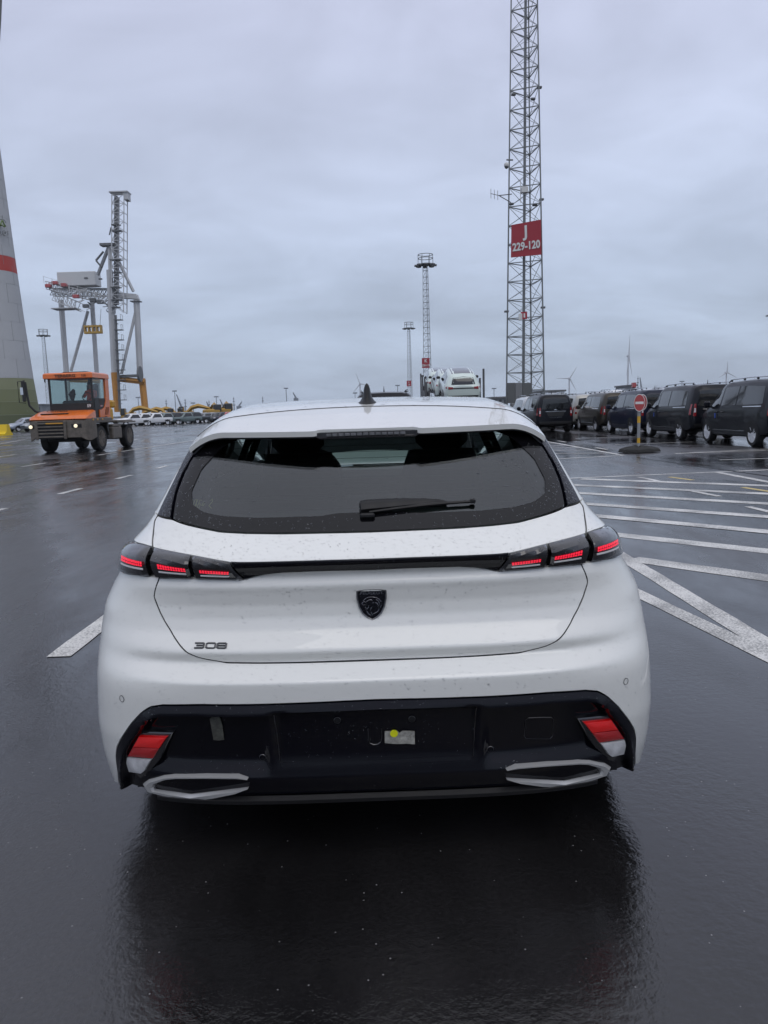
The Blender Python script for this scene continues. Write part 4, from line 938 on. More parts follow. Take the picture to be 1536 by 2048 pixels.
# ---------------------------------------------------------------- people-carrier van (two columns of them on the right)
def make_van(body_m):
    t_, bv = vehicle('van', 4.80, [(0, 1.66), (.10, 1.78), (.35, 1.815), (1.6, 1.83), (3.0, 1.80), (3.25, 1.745), (3.55, 1.56), (3.95, 1.235), (4.15, 1.13), (4.5, 1.04), (4.72, .93), (4.80, .84)],
        [(0, 1.06), (3.2, 1.05), (4.0, .98), (4.80, .72)], [(0, .40), (.25, .30), (.9, .24), (3.9, .22), (4.5, .25), (4.80, .34)],
        [(0, .835), (.12, .885), (.6, .925), (3.8, .925), (4.35, .86), (4.62, .76), (4.80, .62)], [(0, .66), (.2, .70), (1.5, .72), (2.9, .69), (3.4, .64), (4.0, .70), (4.80, .5)], body_m, rear_bulge=.05, front_bulge=.10)
    for s_ in (-1, 1):
        drape('side_window', 'veh_glass', ([(3.02, 1.12), (3.3, 1.10), (3.86, 1.07)], [(3.02, 1.64), (3.22, 1.60), (3.68, 1.28)]), bv, 'x', s_, t_)
        drape('side_window', 'veh_glass', ([(2.0, 1.13), (2.5, 1.13), (2.93, 1.12)], [(2.0, 1.66), (2.5, 1.66), (2.93, 1.645)]), bv, 'x', s_, t_)
        drape('side_window', 'veh_glass', ([(.42, 1.16), (1.2, 1.14), (1.92, 1.13)], [(.50, 1.62), (1.2, 1.655), (1.92, 1.66)]), bv, 'x', s_, t_)
        for y in (.88, 3.85):
            arch(t_, bv, y, .34, s_, .40); wheel(t_, s_*.915, y, .335, .22, s_, 5)
        for ln in ([(2.96, 1.66), (2.96, .80), (2.9, .36)], [(1.95, 1.66), (1.95, .7), (1.6, .38)], [(3.80, 1.0), (3.72, .75), (3.5, .42)]): gapline(t_, bv, ln, s_)
        drape('sill_trim', 'chrome_strip', ([(1.35, .405), (3.4, .405)], [(1.35, .420), (3.4, .420)]), bv, 'x', s_, t_, .008, 2)
        drape('slide_rail', 'chrome_strip', ([(.45, 1.085), (1.5, 1.075)], [(.45, 1.11), (1.5, 1.10)]), bv, 'x', s_, t_, .010, 2)
        for y in (2.80, 3.08-.0+.14): 
            b = MB(); b.box((s_*.935, y-.04, .93), (.04, .20, .045), bev=.014); b.build('door_handle', 'veh_trim', t_)
        b = MB(); b.box((s_*1.02, 3.62, 1.17), (.20, .13, .20), bev=.05); b.box((s_*.93, 3.66, 1.09), (.14, .06, .05)); b.build('door_mirror', body_m, t_)
        b = MB(); z_ = lambda y: float(np.interp(y, [.35, 1.6, 3.0], [1.815, 1.83, 1.80]))+.065
        b.tube([(s_*.62, .30, z_(.35)-.05), (s_*.62, .42, z_(.4)), (s_*.63, 1.6, z_(1.6)), (s_*.62, 2.85, z_(2.85)), (s_*.61, 3.0, z_(3.0)-.05)], .016, 6); b.build('roof_rail', 'chrome_strip', t_)
        for y in (.42, 1.2, 2.0, 2.82): b = MB(); b.box((s_*.62, y, z_(y)-.03), (.035, .10, .07), bev=.01); b.build('rail_foot', 'veh_trim', t_)
        tl = drape('tail_lamp', 'red_lamp', ([(s_*.80, .80), (s_*.70, .80)][::-1] if s_ > 0 else [(s_*.80, .80), (s_*.70, .80)], [(s_*.76, 1.20), (s_*.70, 1.20)][::-1] if s_ > 0 else [(s_*.76, 1.20), (s_*.70, 1.20)]), bv, 'y', -1, t_, .012)
        drape('reversing_lens', 'clear_lamp', ([(s_*.715, .92), (s_*.775, .92)], [(s_*.715, 1.06), (s_*.765, 1.06)]), bv, 'y', -1, tl, .018, 3)
        drape('tail_lamp', 'red_lamp', ([(.02, .84), (.12, .84)], [(.03, 1.20), (.09, 1.18)]), bv, 'x', s_, t_, .008)
        drape('rear_reflector', 'red_lamp', ([(s_*.55, .42), (s_*.72, .42)], [(s_*.55, .45), (s_*.72, .45)]), bv, 'y', -1, t_, .01, 2)
    drape('rear_window', 'veh_glass', ([(-.66, 1.13), (0, 1.11), (.66, 1.13)], [(-.58, 1.62), (0, 1.66), (.58, 1.62)]), bv, 'y', -1, t_, .010)
    drape('chrome_strip', 'chrome_strip', ([(-.48, .995), (.48, .995)], [(-.48, 1.045), (.48, 1.045)]), bv, 'y', -1, t_, .02, 2)
    drape('plate_panel', 'veh_trim', ([(-.36, .80), (.36, .80)], [(-.44, .99), (.44, .99)]), bv, 'y', -1, t_, .008)
    drape('rear_bumper', 'veh_trim', ([(-.74, .42), (0, .40), (.74, .42)], [(-.78, .55), (0, .56), (.78, .55)]), bv, 'y', -1, t_, .035)
    drape('bumper_step', body_m, ([(-.78, .57), (0, .58), (.78, .57)], [(-.78, .61), (0, .62), (.78, .61)]), bv, 'y', -1, t_, .05)
    b = MB(); b.lathe([(.085, 0), (.08, -.012), (0, -.014)], (0, 0, 0), 20, 'Y'); b.v = [(p[0], p[1]-.055, 1.09+p[2]*.42) for p in b.v]; b.build('oval_emblem', 'chrome_strip', t_)
    text('tailgate_lettering', 'TOURNEO', 'chrome_strip', t_, Matrix.Translation((0, -.075, .735)) @ Matrix.Rotation(pi/2, 4, 'X'), .085, .003, 1.15, spacing=1.45)
    drape('windscreen', 'veh_glass', ([(-.72, 1.14), (0, 1.18), (.72, 1.14)], [(-.60, 1.66), (0, 1.70), (.60, 1.66)]), bv, 'y', 1, t_, .01)
    for s_ in (-1, 1): drape('headlamp', 'clear_lamp', ([(s_*.38, .74), (s_*.64, .76)], [(s_*.36, .86), (s_*.66, .90)]), bv, 'y', 1, t_, .012)
    b = MB(); b.lathe([(.02, 0), (.014, .06), (.004, .16), (0, .165)], (0, .75, 1.835), 8); b.build('aerial', 'veh_trim', t_)
    return t_
VG = 'dark vans parked nose to tail in two columns'
vans = []
vproto = make_van('paint_black')
def place_van(i, x, y, m, label, rz=0., sc_=1.):
    o = vproto if i == 0 else copy_tree(vproto, None, {'paint_black': m} if m != 'paint_black' else None)
    o.location = (x, y, 0); o.rotation_euler = (0, 0, rz); o.scale = (1, 1, sc_); tag(o, label, 'van', VG); return o
place_van(0, 11.45, 20.55, 'paint_black', 'nearest black van, cut off by the right edge of the picture', sc_=1.04)
v2 = place_van(1, 11.30, 25.45, 'paint_black', 'black van right of the no entry sign, its red tail lamp showing', sc_=1.03)
place_van(2, 11.25, 30.40, 'paint_navy', 'dark navy van, third from the right edge, half hidden by the no entry sign')
place_van(3, 11.15, 35.25, 'paint_bronze', 'dark bronze van between the navy van and the black van seen from the rear')
place_van(4, 8.30, 36.0, 'paint_black', 'black van seen square from the rear, chrome strip across its tailgate', R(1))
place_van(5, 11.1, 40.2, 'paint_beige', 'beige van farther up the column beyond the dark bronze van')
place_van(6, 8.75, 42.0, 'paint_white', 'small white van left of the black van seen from the rear, beside the mast base')
place_van(7, 11.1, 45.2, 'paint_darkgrey', 'dark grey van beyond the beige van in the right-hand column')
for k, (x, y, m, lb) in enumerate(((14.6, 33.5, 'paint_beige', 'pale beige van whose roof shows above the navy van'), (14.8, 40, 'paint_white', 'white van whose roof shows above the dark bronze van'),
        (18.5, 47, 'paint_white', 'white van roof in the far row, just left of the chimney block'), (16.0, 54, 'paint_beige', 'beige van roof in the far row above the beige van'), (19.5, 62, 'paint_white', 'white van roof farthest back on the right, above the other roofs'), (14.0, 60, 'paint_grey', 'grey van roof in the far row beside the pale flat building'))):
    place_van(8+k, x, y, m, lb, 0, (1.06, 1.10, 1.17, 1.15, 1.28, 1.22)[k])
# blue delivery tags hanging on the doors of the nearest two vans
mat('blue_tag', (.03, .09, .42), .5)
for (x, y, z) in ((10.50, 23.72, .86), (10.34, 28.60, .86)):
    b = MB(); b.box((0, 0, 0), (.012, .05, .15)); b.box((-.002, 0, -.06), (.014, .05, .03)); o = b.build('door_tag', 'blue_tag'); o.location = (x-.012, y, z)
    tag(o, 'blue paper tag hanging on the door of the '+('nearest black van' if y < 25 else 'second black van from the right'), 'tag')

# ---------------------------------------------------------------- generic pick-up / SUV / hatch for the far rows
def make_suv(name, body_m, H=1.66, length=4.45, roof_m=None, detail=True):
    k = H/1.66
    t_, bv = vehicle(name, length, [(0, 1.10*k), (.05, 1.25*k), (.16, 1.42*k), (.42, 1.58*k), (.9, 1.64*k), (1.8, 1.66*k), (2.35, 1.62*k), (2.75, 1.42*k), (3.15, 1.14*k), (3.3, 1.08*k), (4.0, .98*k), (4.3, .86*k), (length, .76*k)],
        [(0, 1.0*k), (3.1, .98*k), (length, .66*k)], [(0, .42), (.4, .28), (3.9, .24), (length, .36)],
        [(0, .78), (.15, .86), (.6, .92), (3.6, .92), (4.1, .84), (length, .60)], [(0, .50), (.3, .60), (1.2, .64), (2.3, .60), (3.1, .70), (length, .5)], body_m, ny=34, rear_bulge=.06, front_bulge=.09)
    for s_ in (-1, 1):
        drape('side_window', 'veh_glass', ([(.55, 1.08*k), (1.6, 1.05*k), (2.95, 1.03*k)], [(.80, 1.42*k), (1.6, 1.52*k), (2.45, 1.48*k)]), bv, 'x', s_, t_)
        for y in (.85, length-.87):
            arch(t_, bv, y, .34, s_, .40); wheel(t_, s_*.905, y, .34, .22, s_, 5, detail=False)
        b = MB(); b.box((s_*1.0, 2.85, 1.06*k), (.20, .11, .14), bev=.04); b.build('door_mirror', 'veh_trim', t_)
        drape('tail_lamp', 'red_lamp', ([(s_*.50, .92*k), (s_*.74, .90*k)], [(s_*.52, 1.02*k), (s_*.74, 1.04*k)]), bv, 'y', -1, t_, .014)
        drape('tail_lamp', 'red_lamp', ([(.02, .92*k), (.24, .94*k)], [(.04, 1.03*k), (.22, 1.02*k)]), bv, 'x', s_, t_, .008)
        drape('headlamp', 'clear_lamp', ([(s_*.36, .72*k), (s_*.62, .74*k)], [(s_*.36, .80*k), (s_*.64, .84*k)]), bv, 'y', 1, t_, .012)
        drape('sill_trim', 'veh_trim', ([(1.25, .26), (3.2, .25)], [(1.25, .40), (3.2, .39)]), bv, 'x', s_, t_)
    drape('rear_window', 'veh_glass', ([(-.58, 1.13*k), (0, 1.12*k), (.58, 1.13*k)], [(-.50, 1.44*k), (0, 1.49*k), (.50, 1.44*k)]), bv, 'y', -1, t_, .012)
    drape('light_band', 'veh_trim', ([(-.50, .93*k), (.50, .93*k)], [(-.50, .98*k), (.50, .98*k)]), bv, 'y', -1, t_, .012, 2)
    drape('rear_bumper', 'veh_trim', ([(-.70, .44), (.70, .44)], [(-.74, .58), (.74, .58)]), bv, 'y', -1, t_, .03)
    drape('windscreen', 'veh_glass', ([(-.68, 1.12*k), (0, 1.15*k), (.68, 1.12*k)], [(-.52, 1.50*k), (0, 1.56*k), (.52, 1.50*k)]), bv, 'y', 1, t_, .012)
    drape('front_grille', 'veh_trim', ([(-.45, .48), (.45, .48)], [(-.34, .70*k), (.34, .70*k)]), bv, 'y', 1, t_, .02)
    if roof_m:
        P = []
        for x in np.linspace(-.52, .52, 7):
            r_ = []
            for y in np.linspace(.50, 2.3, 9):
                h = bv.ray_cast(Vector((x, y, 5)), Vector((0, 0, -1))); r_.append((x, y, h[0].z+.008))
            P.append(r_)
        b = MB(); b.grid(P); b.build('glass_roof', roof_m, t_)
    return t_
def make_pickup(name, body_m):
    t_, bv = vehicle(name, 5.25, [(0, 1.10), (1.55, 1.12), (1.62, 1.14), (1.75, 1.66), (2.0, 1.79), (2.9, 1.81), (3.15, 1.76), (3.75, 1.24), (3.9, 1.18), (4.7, 1.10), (5.05, 1.0), (5.25, .88)],
        [(0, 1.04), (3.8, 1.06), (5.25, .78)], [(0, .52), (1, .42), (4.4, .36), (5.25, .44)], [(0, .86), (.3, .92), (4.6, .93), (5.0, .86), (5.25, .66)], [(0, .84), (1.6, .84), (1.8, .66), (3.0, .66), (3.7, .74), (5.25, .55)], body_m, ny=30, rear_bulge=.03, front_bulge=.10)
    for s_ in (-1, 1):
        drape('side_window', 'veh_glass', ([(1.85, 1.16), (3.5, 1.14)], [(2.0, 1.64), (2.98, 1.66)]), bv, 'x', s_, t_)
        for y in (.98, 4.28):
            arch(t_, bv, y, .38, s_, .46); wheel(t_, s_*.915, y, .38, .25, s_, 6, detail=False)
        b = MB(); b.box((s_*1.03, 3.45, 1.22), (.20, .12, .20), bev=.04); b.build('door_mirror', 'veh_trim', t_)
        drape('headlamp', 'clear_lamp', ([(s_*.44, .86), (s_*.68, .88)], [(s_*.44, .98), (s_*.70, 1.00)]), bv, 'y', 1, t_, .012)
        drape('wheel_flare', 'veh_trim', ([(.45, .66), (1.5, .66)], [(.55, .80), (1.4, .80)]), bv, 'x', s_, t_, .02, 2)
    drape('windscreen', 'veh_glass', ([(-.70, 1.22), (0, 1.25), (.70, 1.22)], [(-.56, 1.68), (0, 1.72), (.56, 1.68)]), bv, 'y', 1, t_, .012)
    drape('front_grille', 'veh_trim', ([(-.44, .60), (.44, .60)], [(-.42, .98), (.42, .98)]), bv, 'y', 1, t_, .02)
    drape('front_bumper', 'veh_trim', ([(-.64, .46), (.64, .46)], [(-.66, .60), (.66, .60)]), bv, 'y', 1, t_, .03)
    return t_
# far-left row, noses towards the quay road
pk = make_pickup('pickup_truck', 'paint_white'); sv = make_suv('parked_suv', 'paint_grey')
ROWG = 'vehicles in the far left row'
row = [(246, 853.5, 'p', 'paint_white', 'white pickup just right of the tow tractor, first of the far row'), (268, 852.5, 'p', 'paint_white', 'white pickup, second of the far row from the tow tractor'), (291, 851.6, 'p', 'paint_white', 'white pickup, third of the far row under the yellow excavator boom'), (313, 850.6, 'p', 'paint_green_grey', 'pale green-grey pickup, fourth of the far row'),
       (334, 849.6, 'p', 'paint_darkgrey', 'dark grey pickup, fifth of the far row'), (354, 848.8, 'p', 'paint_green_grey', 'silver-green pickup, sixth of the far row'), (372, 848, 'p', 'paint_darkgrey', 'dark green-grey pickup, seventh of the far row, beside the blue car'), (391, 846.6, 's', 'paint_blue', 'bright blue car in the far row'),
       (405, 846, 's', 'paint_grey', 'grey car right of the bright blue one in the far row'), (417, 845.6, 's', 'paint_darkgrey', 'dark grey car between the grey one and the navy one in the far row'), (426, 845.3, 's', 'paint_navy', 'navy car left of the red one in the far row'), (434, 845.0, 's', 'paint_red', 'red car near the right end of the far row'), (444, 844.6, 's', 'paint_grey', 'grey car at the right end of the far row, against the white roof'),
       (20, 864, 's', 'paint_silver_blue', 'pale grey-blue car beside the yellow barrier at the left edge'), (52, 863.5, 's', 'paint_grey', 'grey car between the yellow barrier and the tow tractor')]
first = {'p': True, 's': True}
def gpix(u, v): 
    d = _Rc @ np.array([(u-768)/FPX, -(v-1024)/FPX, -1.0]); t = -HC/d[2]; return Vector((d[0]*t, d[1]*t, 0))
for (u, v, k, m, lb) in row:
    src, base = (pk, 'paint_white') if k == 'p' else (sv, 'paint_grey')
    o = src if first[k] else copy_tree(src, None, {base: m} if m != base else None)
    first[k] = False; p = gpix(u, v); rz = pi+R(-38 if k == 'p' else -30)
    if u < 100: rz = pi+R(-35)
    d_ = Matrix.Rotation(rz, 3, 'Z') @ Vector((0, 4.2, 0)); o.location = p-d_; o.rotation_euler = (0, 0, rz); tag(o, lb, 'pickup' if k == 'p' else 'car', ROWG)
# first suv keeps its own paint
# mint-white SUVs on the car transporter and two cars ahead of the hatchback
mint = make_suv('transported_suv', 'paint_mint', 1.62, 4.40, 'veh_glass')
CT = 'pale mint cars riding on the transporter'
for k, (x, y, z, rx, lb) in enumerate(((4.05, 37.2, 1.36, 11, 'pale mint car with black roof at the tail of the transporter'), (3.95, 42.0, 1.62, 10, 'pale mint car in the middle of the transporter'), (3.75, 46.8, 1.95, 9, 'pale mint car farthest up the transporter'))):
    o = mint if k == 0 else copy_tree(mint); o.location = (x, y, z); o.rotation_euler = (R(rx), 0, 0); tag(o, lb, 'car', CT)
o = copy_tree(vproto); o.location = (.10, 20.0, 0); o.scale = (1, 1, 1.0); tag(o, 'dark vehicle whose roof top peeps over the white hatchback roof, right of the antenna', 'van')
o = copy_tree(sv, None, {'paint_blue': 'paint_silver_blue'}); o.location = (2.55, 58, 0); o.scale = (1, 1, 1.35); tag(o, 'small silver car showing over the white hatchback roof below the twin masts', 'car')
# transporter frame
mat('transporter_grey', (.10, .10, .105), .5, metal=.3, var=.2, vscale=3)
TRN = empty('car_transporter', (3.9, 37, 0), 0, 'dark car transporter carrying pale mint cars behind the hatchback roof', 'truck')
b = MB()
for sx in (-1, 1): b.box((sx*.72, 6.6, 1.33+.32), (.55, 14.4, .05)); 
b.v = [(p[0], p[1], p[2]-.26+.062*p[1]*.75) for p in b.v]; b.build('deck', 'transporter_grey', TRN)
for (px_, py, h) in ((-1.22, 8.6, 2.95), (-1.22, 6.9, 2.6), (-1.25, 10.4, 3.1), (1.22, .6, 2.95), (1.22, 2.0, 2.55), (-1.22, 4.6, 2.2), (-1.2, 1.4, 1.6), (1.24, 9, 2.4), (-1.28, 11.8, 3.3)):
    b = MB(); b.box((px_, py, h/2+.3), (.09, .13, h-.1)); b.build('post', 'transporter_grey', TRN)
b = MB(); b.box((0, 6.6, .75), (2.3, 14.2, .22)); b.build('chassis', 'transporter_grey', TRN)
for y in (1.6, 2.9, 11.5):
    for s_ in (-1, 1): wheel(TRN, s_*1.2, y, .45, .3, s_, 6, detail=False)
# ================================================================ orange terminal tractor (nose towards us, driving down the lane)
mat('tractor_orange', (.70, .15, .014), .35, coat=.5, var=.16, vscale=4, rvar=.1); mat('tractor_grey', (.125, .108, .09), .55, var=.35, vscale=5, rvar=.1); mat('tractor_dark', (.02, .02, .02), .5)
mat('tractor_yellow', (.55, .30, .03), .5, var=.2, vscale=4); mat('headlight_on', (.9, .85, .7), .2, emit=(1, .84, .56), estr=.8); mat('amber', (.60, .30, .03), .3)
mat('letter_dark', (.10, .035, .012), .5); mat('letter_white', (.7, .7, .7), .5)
glass('cab_glass', (.62, .72, .70), boost=1.1)
TT = empty('terminal_tractor', (-13.07, 32.05, 0), R(-2), 'orange and grey terminal tractor driving towards us on the left', 'truck')
# local frame: x to the picture's right (the tractor's left side), front axle at y=0, rear axle y=3.2, nose at y=-1.35
def tb(name, m, c, d, bev=.02, parent=None, rz=0.):
    b = MB(); b.box(c, d, rz, bev); return b.build(name, m, parent or TT, ang=30)
b = MB(); P = []
for y, hw, z0, z1 in ((-1.42, .95, .62, 1.30), (-1.36, 1.16, .50, 1.34), (-1.15, 1.25, .48, 1.36), (-.60, 1.27, .60, 1.36)):
    P.append([(-hw, y, z0), (-hw, y, z1), (hw, y, z1), (hw, y, z0)])
b.grid(P); b.add(P[0], [(0, 1, 2, 3)]); fb = b.build('front_bumper', 'tractor_grey', TT, ang=30)
for k in range(5): tb('grille_slat', 'tractor_grey', (-.28, -1.455, .66+.135*k), (1.05, .05, .06), .012, fb)
b = MB(); b.box((-.28, -1.43, .93), (1.10, .02, .68)); b.build('grille_opening', 'dark_gap', fb, smooth=False)
tb('grille_slat', 'amber', (-.10, -1.475, 1.20), (.70, .02, .05), .005, fb)
for x in (-.85, .32): tb('grille_post', 'tractor_grey', (x, -1.46, .93), (.12, .06, .74), .02, fb)
for x in (-1.06, .78):
    hb = tb('headlight_recess', 'dark_gap', (x, -1.395, 1.08), (.42 if x > 0 else .22, .06, .17), .01, fb, rz=0)
    b = MB(); b.lathe([(.075, 0), (.068, -.03), (0, -.04)], (x+(-.03 if x < 0 else -.02), -1.44, 1.08), 16, 'Y'); b.build('headlight', 'headlight_on', hb)
for x in (.62, .95): tb('marker_strip', 'amber', (x, -1.36, 1.30), (.28, .03, .06), .005, fb)
for y in (-.9, -.45, 0.05): tb('side_marker', 'amber', (1.275, y, 1.31), (.02, .11, .06), .004, fb)
tb('side_skirt', 'tractor_grey', (1.20, .10, 1.28), (.14, 2.0, .22), .03); tb('side_skirt', 'tractor_grey', (-1.20, .10, 1.28), (.14, 2.0, .22), .03)
# bonnet
P = []
for y, hw0, hw1, z in ((-1.40, -1.20, 1.16, 1.37), (-1.25, -1.22, 1.20, 1.50), (-.75, -1.18, 1.20, 1.66), (-.40, -1.12, 1.18, 1.72), (-.36, -1.1, 1.18, 1.38)):
    P.append([(hw0, y, 1.36), (hw0+.04, y, z-.05), (hw0+.14, y, z), (hw1-.10, y, z), (hw1, y, z-.05), (hw1+.01, y, 1.36)])
b = MB(); b.grid(P); b.add(P[0], [(0, 1, 2, 3, 4, 5)]); bn = b.build('bonnet', 'tractor_orange', TT, ang=30)
b = MB(); b.box((-.25, -1.03, 1.585), (1.15, .16, .045), bev=.02); b.build('bonnet_vent', 'dark_gap', bn)
text('bonnet_lettering', 'CUYPERS', 'letter_dark', bn, Matrix.Translation((-.30, -.68, 1.70)) @ Matrix.Rotation(R(28), 4, 'X'), .20, .004, 1.1, bold=.003)
# cab: frame posts, roof, glass
CX0, CX1, CY0, CY1, CZ0, CZ1 = -.72, 1.08, -.30, 1.25, 1.70, 3.10
cabp = [(CX0, CY0), (CX1-.06, CY0), (CX1, CY0+.12), (CX1, CY1), (CX0, CY1)]
tb('cab_base', 'tractor_dark', ((CX0+CX1)/2, (CY0+CY1)/2, 1.62), (CX1-CX0, CY1-CY0, .46), .03)
tb('windscreen_base', 'tractor_dark', ((CX0+CX1)/2, CY0-.02, 1.86), (CX1-CX0, .06, .30), .01)
for (x, y, m) in ((CX0, CY0, 'tractor_dark'), (CX1-.02, CY0+.02, 'tractor_dark'), (CX0, CY1, 'tractor_dark')):
    tb('cab_post', m, (x, y, 2.42), (.08, .08, 1.40), .02)
# orange rear side panel with sweep, cut by the door glass
sp = [(.42, 1.40), (1.30, 1.40), (1.36, 3.08), (.98, 3.08), (.96, 2.35), (.90, 2.05), (.74, 1.82), (.42, 1.72), (.2, 1.72), (.2, 1.40)]
b = MB(); b.prism(sp, CX1-.03, CX1+.05, 'YZ'); cs = b.build('cab_side_panel', 'tractor_orange', TT, ang=30)
for k in range(3): b = MB(); b.bar((CX1+.055, .72+.14*k, 1.50), (CX1+.055, .90+.13*k, 1.82), .016, 4); b.build('panel_louvre', 'dark_gap', cs)
dp = [(-.20, 1.72), (.42, 1.74), (.74, 1.84), (.90, 2.08), (.94, 2.20), (-.20, 2.20)]
b = MB(); b.prism(dp, CX1-.05, CX1+.02, 'YZ'); dr = b.build('cab_door', 'tractor_dark', TT)
text('door_sticker', 'E1', 'letter_dark', dr, Matrix.Translation((CX1+.03, .42, 2.06)) @ Matrix.Rotation(pi/2, 4, 'Z') @ Matrix.Rotation(pi/2, 4, 'X'), .24, .002)
tb('door_sticker_red', 'red_lamp', (CX1+.028, .45, 1.88), (.01, .24, .07), .002, dr)
b = MB(); b.grid([[(CX1-.01, -.22, 2.2), (CX1-.01, -.22, 3.02)], [(CX1-.01, .95, 2.2), (CX1-.01, .95, 3.02)]]); b.build('door_window', 'cab_glass', TT)
b = MB(); b.grid([[(CX0+.03, CY0-.015, 2.0), (CX0+.03, CY0+.03, 3.04)], [(CX1-.05, CY0-.015, 2.0), (CX1-.05, CY0+.03, 3.04)]]); b.build('windscreen', 'cab_glass', TT)
b = MB(); b.grid([[(CX0, -.25, 2.0), (CX0, -.25, 3.04)], [(CX0, 1.2, 2.0), (CX0, 1.2, 3.04)]]); b.build('side_window', 'cab_glass', TT)
b = MB(); b.grid([[(CX0+.05, CY1, 2.1), (CX0+.05, CY1, 3.0)], [(CX1-.1, CY1, 2.1), (CX1-.1, CY1, 3.0)]]); b.build('rear_window', 'cab_glass', TT)
tb('cab_rear_wall', 'tractor_dark', ((CX0+CX1)/2, CY1, 1.88), (CX1-CX0, .06, .5), .01); tb('cab_post', 'tractor_dark', ((CX0+CX1)/2+.18, CY1, 2.5), (.16, .06, 1.2), .01)
P = []
for z, e, f in ((3.02, .02, 0), (3.05, .09, .0), (3.22, .08, .0), (3.27, .02, 0), (3.285, -.30, 0)):
    P.append([(CX0-e-.12*(e > 0), CY0-e, z), (CX1+e, CY0-e, z), (CX1+e, CY1+e, z), (CX0-e-.12*(e > 0), CY1+e, z), (CX0-e-.12*(e > 0), CY0-e, z)])
b = MB(); b.grid(P); b.add(P[-1][:4], [(0, 1, 2, 3)]); rf = b.build('cab_roof', 'tractor_orange', TT, ang=25)
text('roof_lettering', 'TERBERG', 'letter_dark', rf, Matrix.Translation((.02, CY0-.10, 3.135)) @ Matrix.Rotation(pi/2, 4, 'X'), .16, .004, 1.35, bold=.004)
text('roof_lettering', '528', 'letter_dark', rf, Matrix.Translation((.80, CY0-.10, 3.135)) @ Matrix.Rotation(pi/2, 4, 'X'), .12, .004, 1.1)
tb('roof_hatch', 'tractor_dark', (.25, .4, 3.30), (1.0, .8, .05), .01, rf)
b = MB(); b.bar((CX0-.14, CY0-.06, 3.03), (CX0-.14, CY0-.06, 2.9), .03, 6); b.build('roof_lamp', 'tractor_dark', rf)
text('number_sticker', 'S9', 'letter_white', TT, Matrix.Translation((CX1-.16, CY0-.06, 1.88)) @ Matrix.Rotation(pi/2, 4, 'X'), .17, .002, 1, bold=.004)
# mirror on a bent arm, picture left
b = MB(); b.tube([(-1.02, -.45, 1.62), (-1.25, -.62, 1.72), (-1.42, -.72, 1.95), (-1.46, -.74, 2.3), (-1.50, -.75, 2.92)], .045, 8); ma = b.build('mirror_arm', 'tractor_dark', TT)
tb('mirror', 'tractor_dark', (-1.58, -.78, 2.55), (.16, .08, .85), .03, ma)
b = MB(); b.tube([(-1.50, -.78, 2.98), (-1.80, -.78, 2.94), (-1.80, -.78, 2.1), (-1.52, -.78, 2.06)], .018, 6); b.build('mirror_guard', 'tractor_dark', ma)
tb('mirror_glass', 'chrome_strip', (-1.64, -.83, 2.55), (.12, .01, .3), .004, ma)
# cab insides
b = MB(); b.box((.62, .85, 2.35), (.50, .16, .95), bev=.06); b.box((.62, .60, 1.95), (.5, .5, .16), bev=.05); b.build('driver_seat', 'tractor_dark', TT)
b = MB(); b.tube([(-.18+.0, .6, 1.8), (-.20, .62, 2.4), (-.12, .66, 2.62)], [.18, .16, .05], 8); b.build('passenger_seat', 'tractor_dark', TT)
b = MB(); b.box((.15, .1, 2.02), (1.0, .35, .22), bev=.06); b.tube([(.62+.2*cos(t), .22+.06*sin(t), 2.28+.17*sin(t)) for t in np.linspace(0, 2*pi, 20)], .015, 6); b.build('dash_and_wheel', 'tractor_dark', TT)
# chassis, tank, fifth wheel, wheels
for x in (-.42, .42): tb('chassis_rail', 'tractor_grey', (x, 2.0, .88), (.16, 4.6, .30), .02)
tb('side_tank', 'tractor_grey', (1.02, 1.72, .70), (.42, 1.05, .52), .04); tb('tank_step', 'tractor_grey', (1.06, 1.62, 1.02), (.34, .75, .12), .02); tb('side_tank', 'tractor_grey', (-1.02, 1.72, .70), (.42, 1.05, .52), .04)
tb('rear_deck', 'tractor_grey', (0, 2.85, 1.20), (2.36, 1.9, .10), .02); tb('rear_mudguard', 'tractor_grey', (1.0, 3.2, 1.16), (.62, 1.30, .07), .03); tb('rear_mudguard', 'tractor_grey', (-1.0, 3.2, 1.16), (.62, 1.30, .07), .03)
tb('wing_bracket', 'tractor_dark', (1.05, .72, .95), (.36, .14, .95), .03, rz=0)
tb('lift_arm', 'tractor_yellow', (.55, 1.95, 1.52), (.55, 1.05, .62), .10); b = MB(); b.bar((.55, 1.5, 1.86), (.55, 2.5, 1.96), .10, 10); b.build('lift_cylinder', 'tractor_dark', TT); tb('lift_head', 'tractor_yellow', (.58, 2.55, 1.98), (.5, .45, .35), .08)
tb('axle_underbody', 'dark_gap', (0, .1, .62), (1.5, 1.8, .4), .05); tb('axle_underbody', 'dark_gap', (0, 3.2, .55), (1.5, .4, .35), .05)
for (x, y) in ((1.22, 0), (-1.22, 0), (1.22, 3.2), (-1.22, 3.2)): wheel(TT, x, y, .52, .34, 1 if x > 0 else -1, 8, 'tractor_grey')
for sx in (1, -1):
    P = [[(sx*(.90), .66*cos(a), .52+.62*sin(a)), (sx*1.26, .66*cos(a), .52+.62*sin(a))] for a in np.linspace(.15, pi-.35, 12)]; b = MB(); b.grid(P); b.build('front_mudguard', 'tractor_dark', TT)
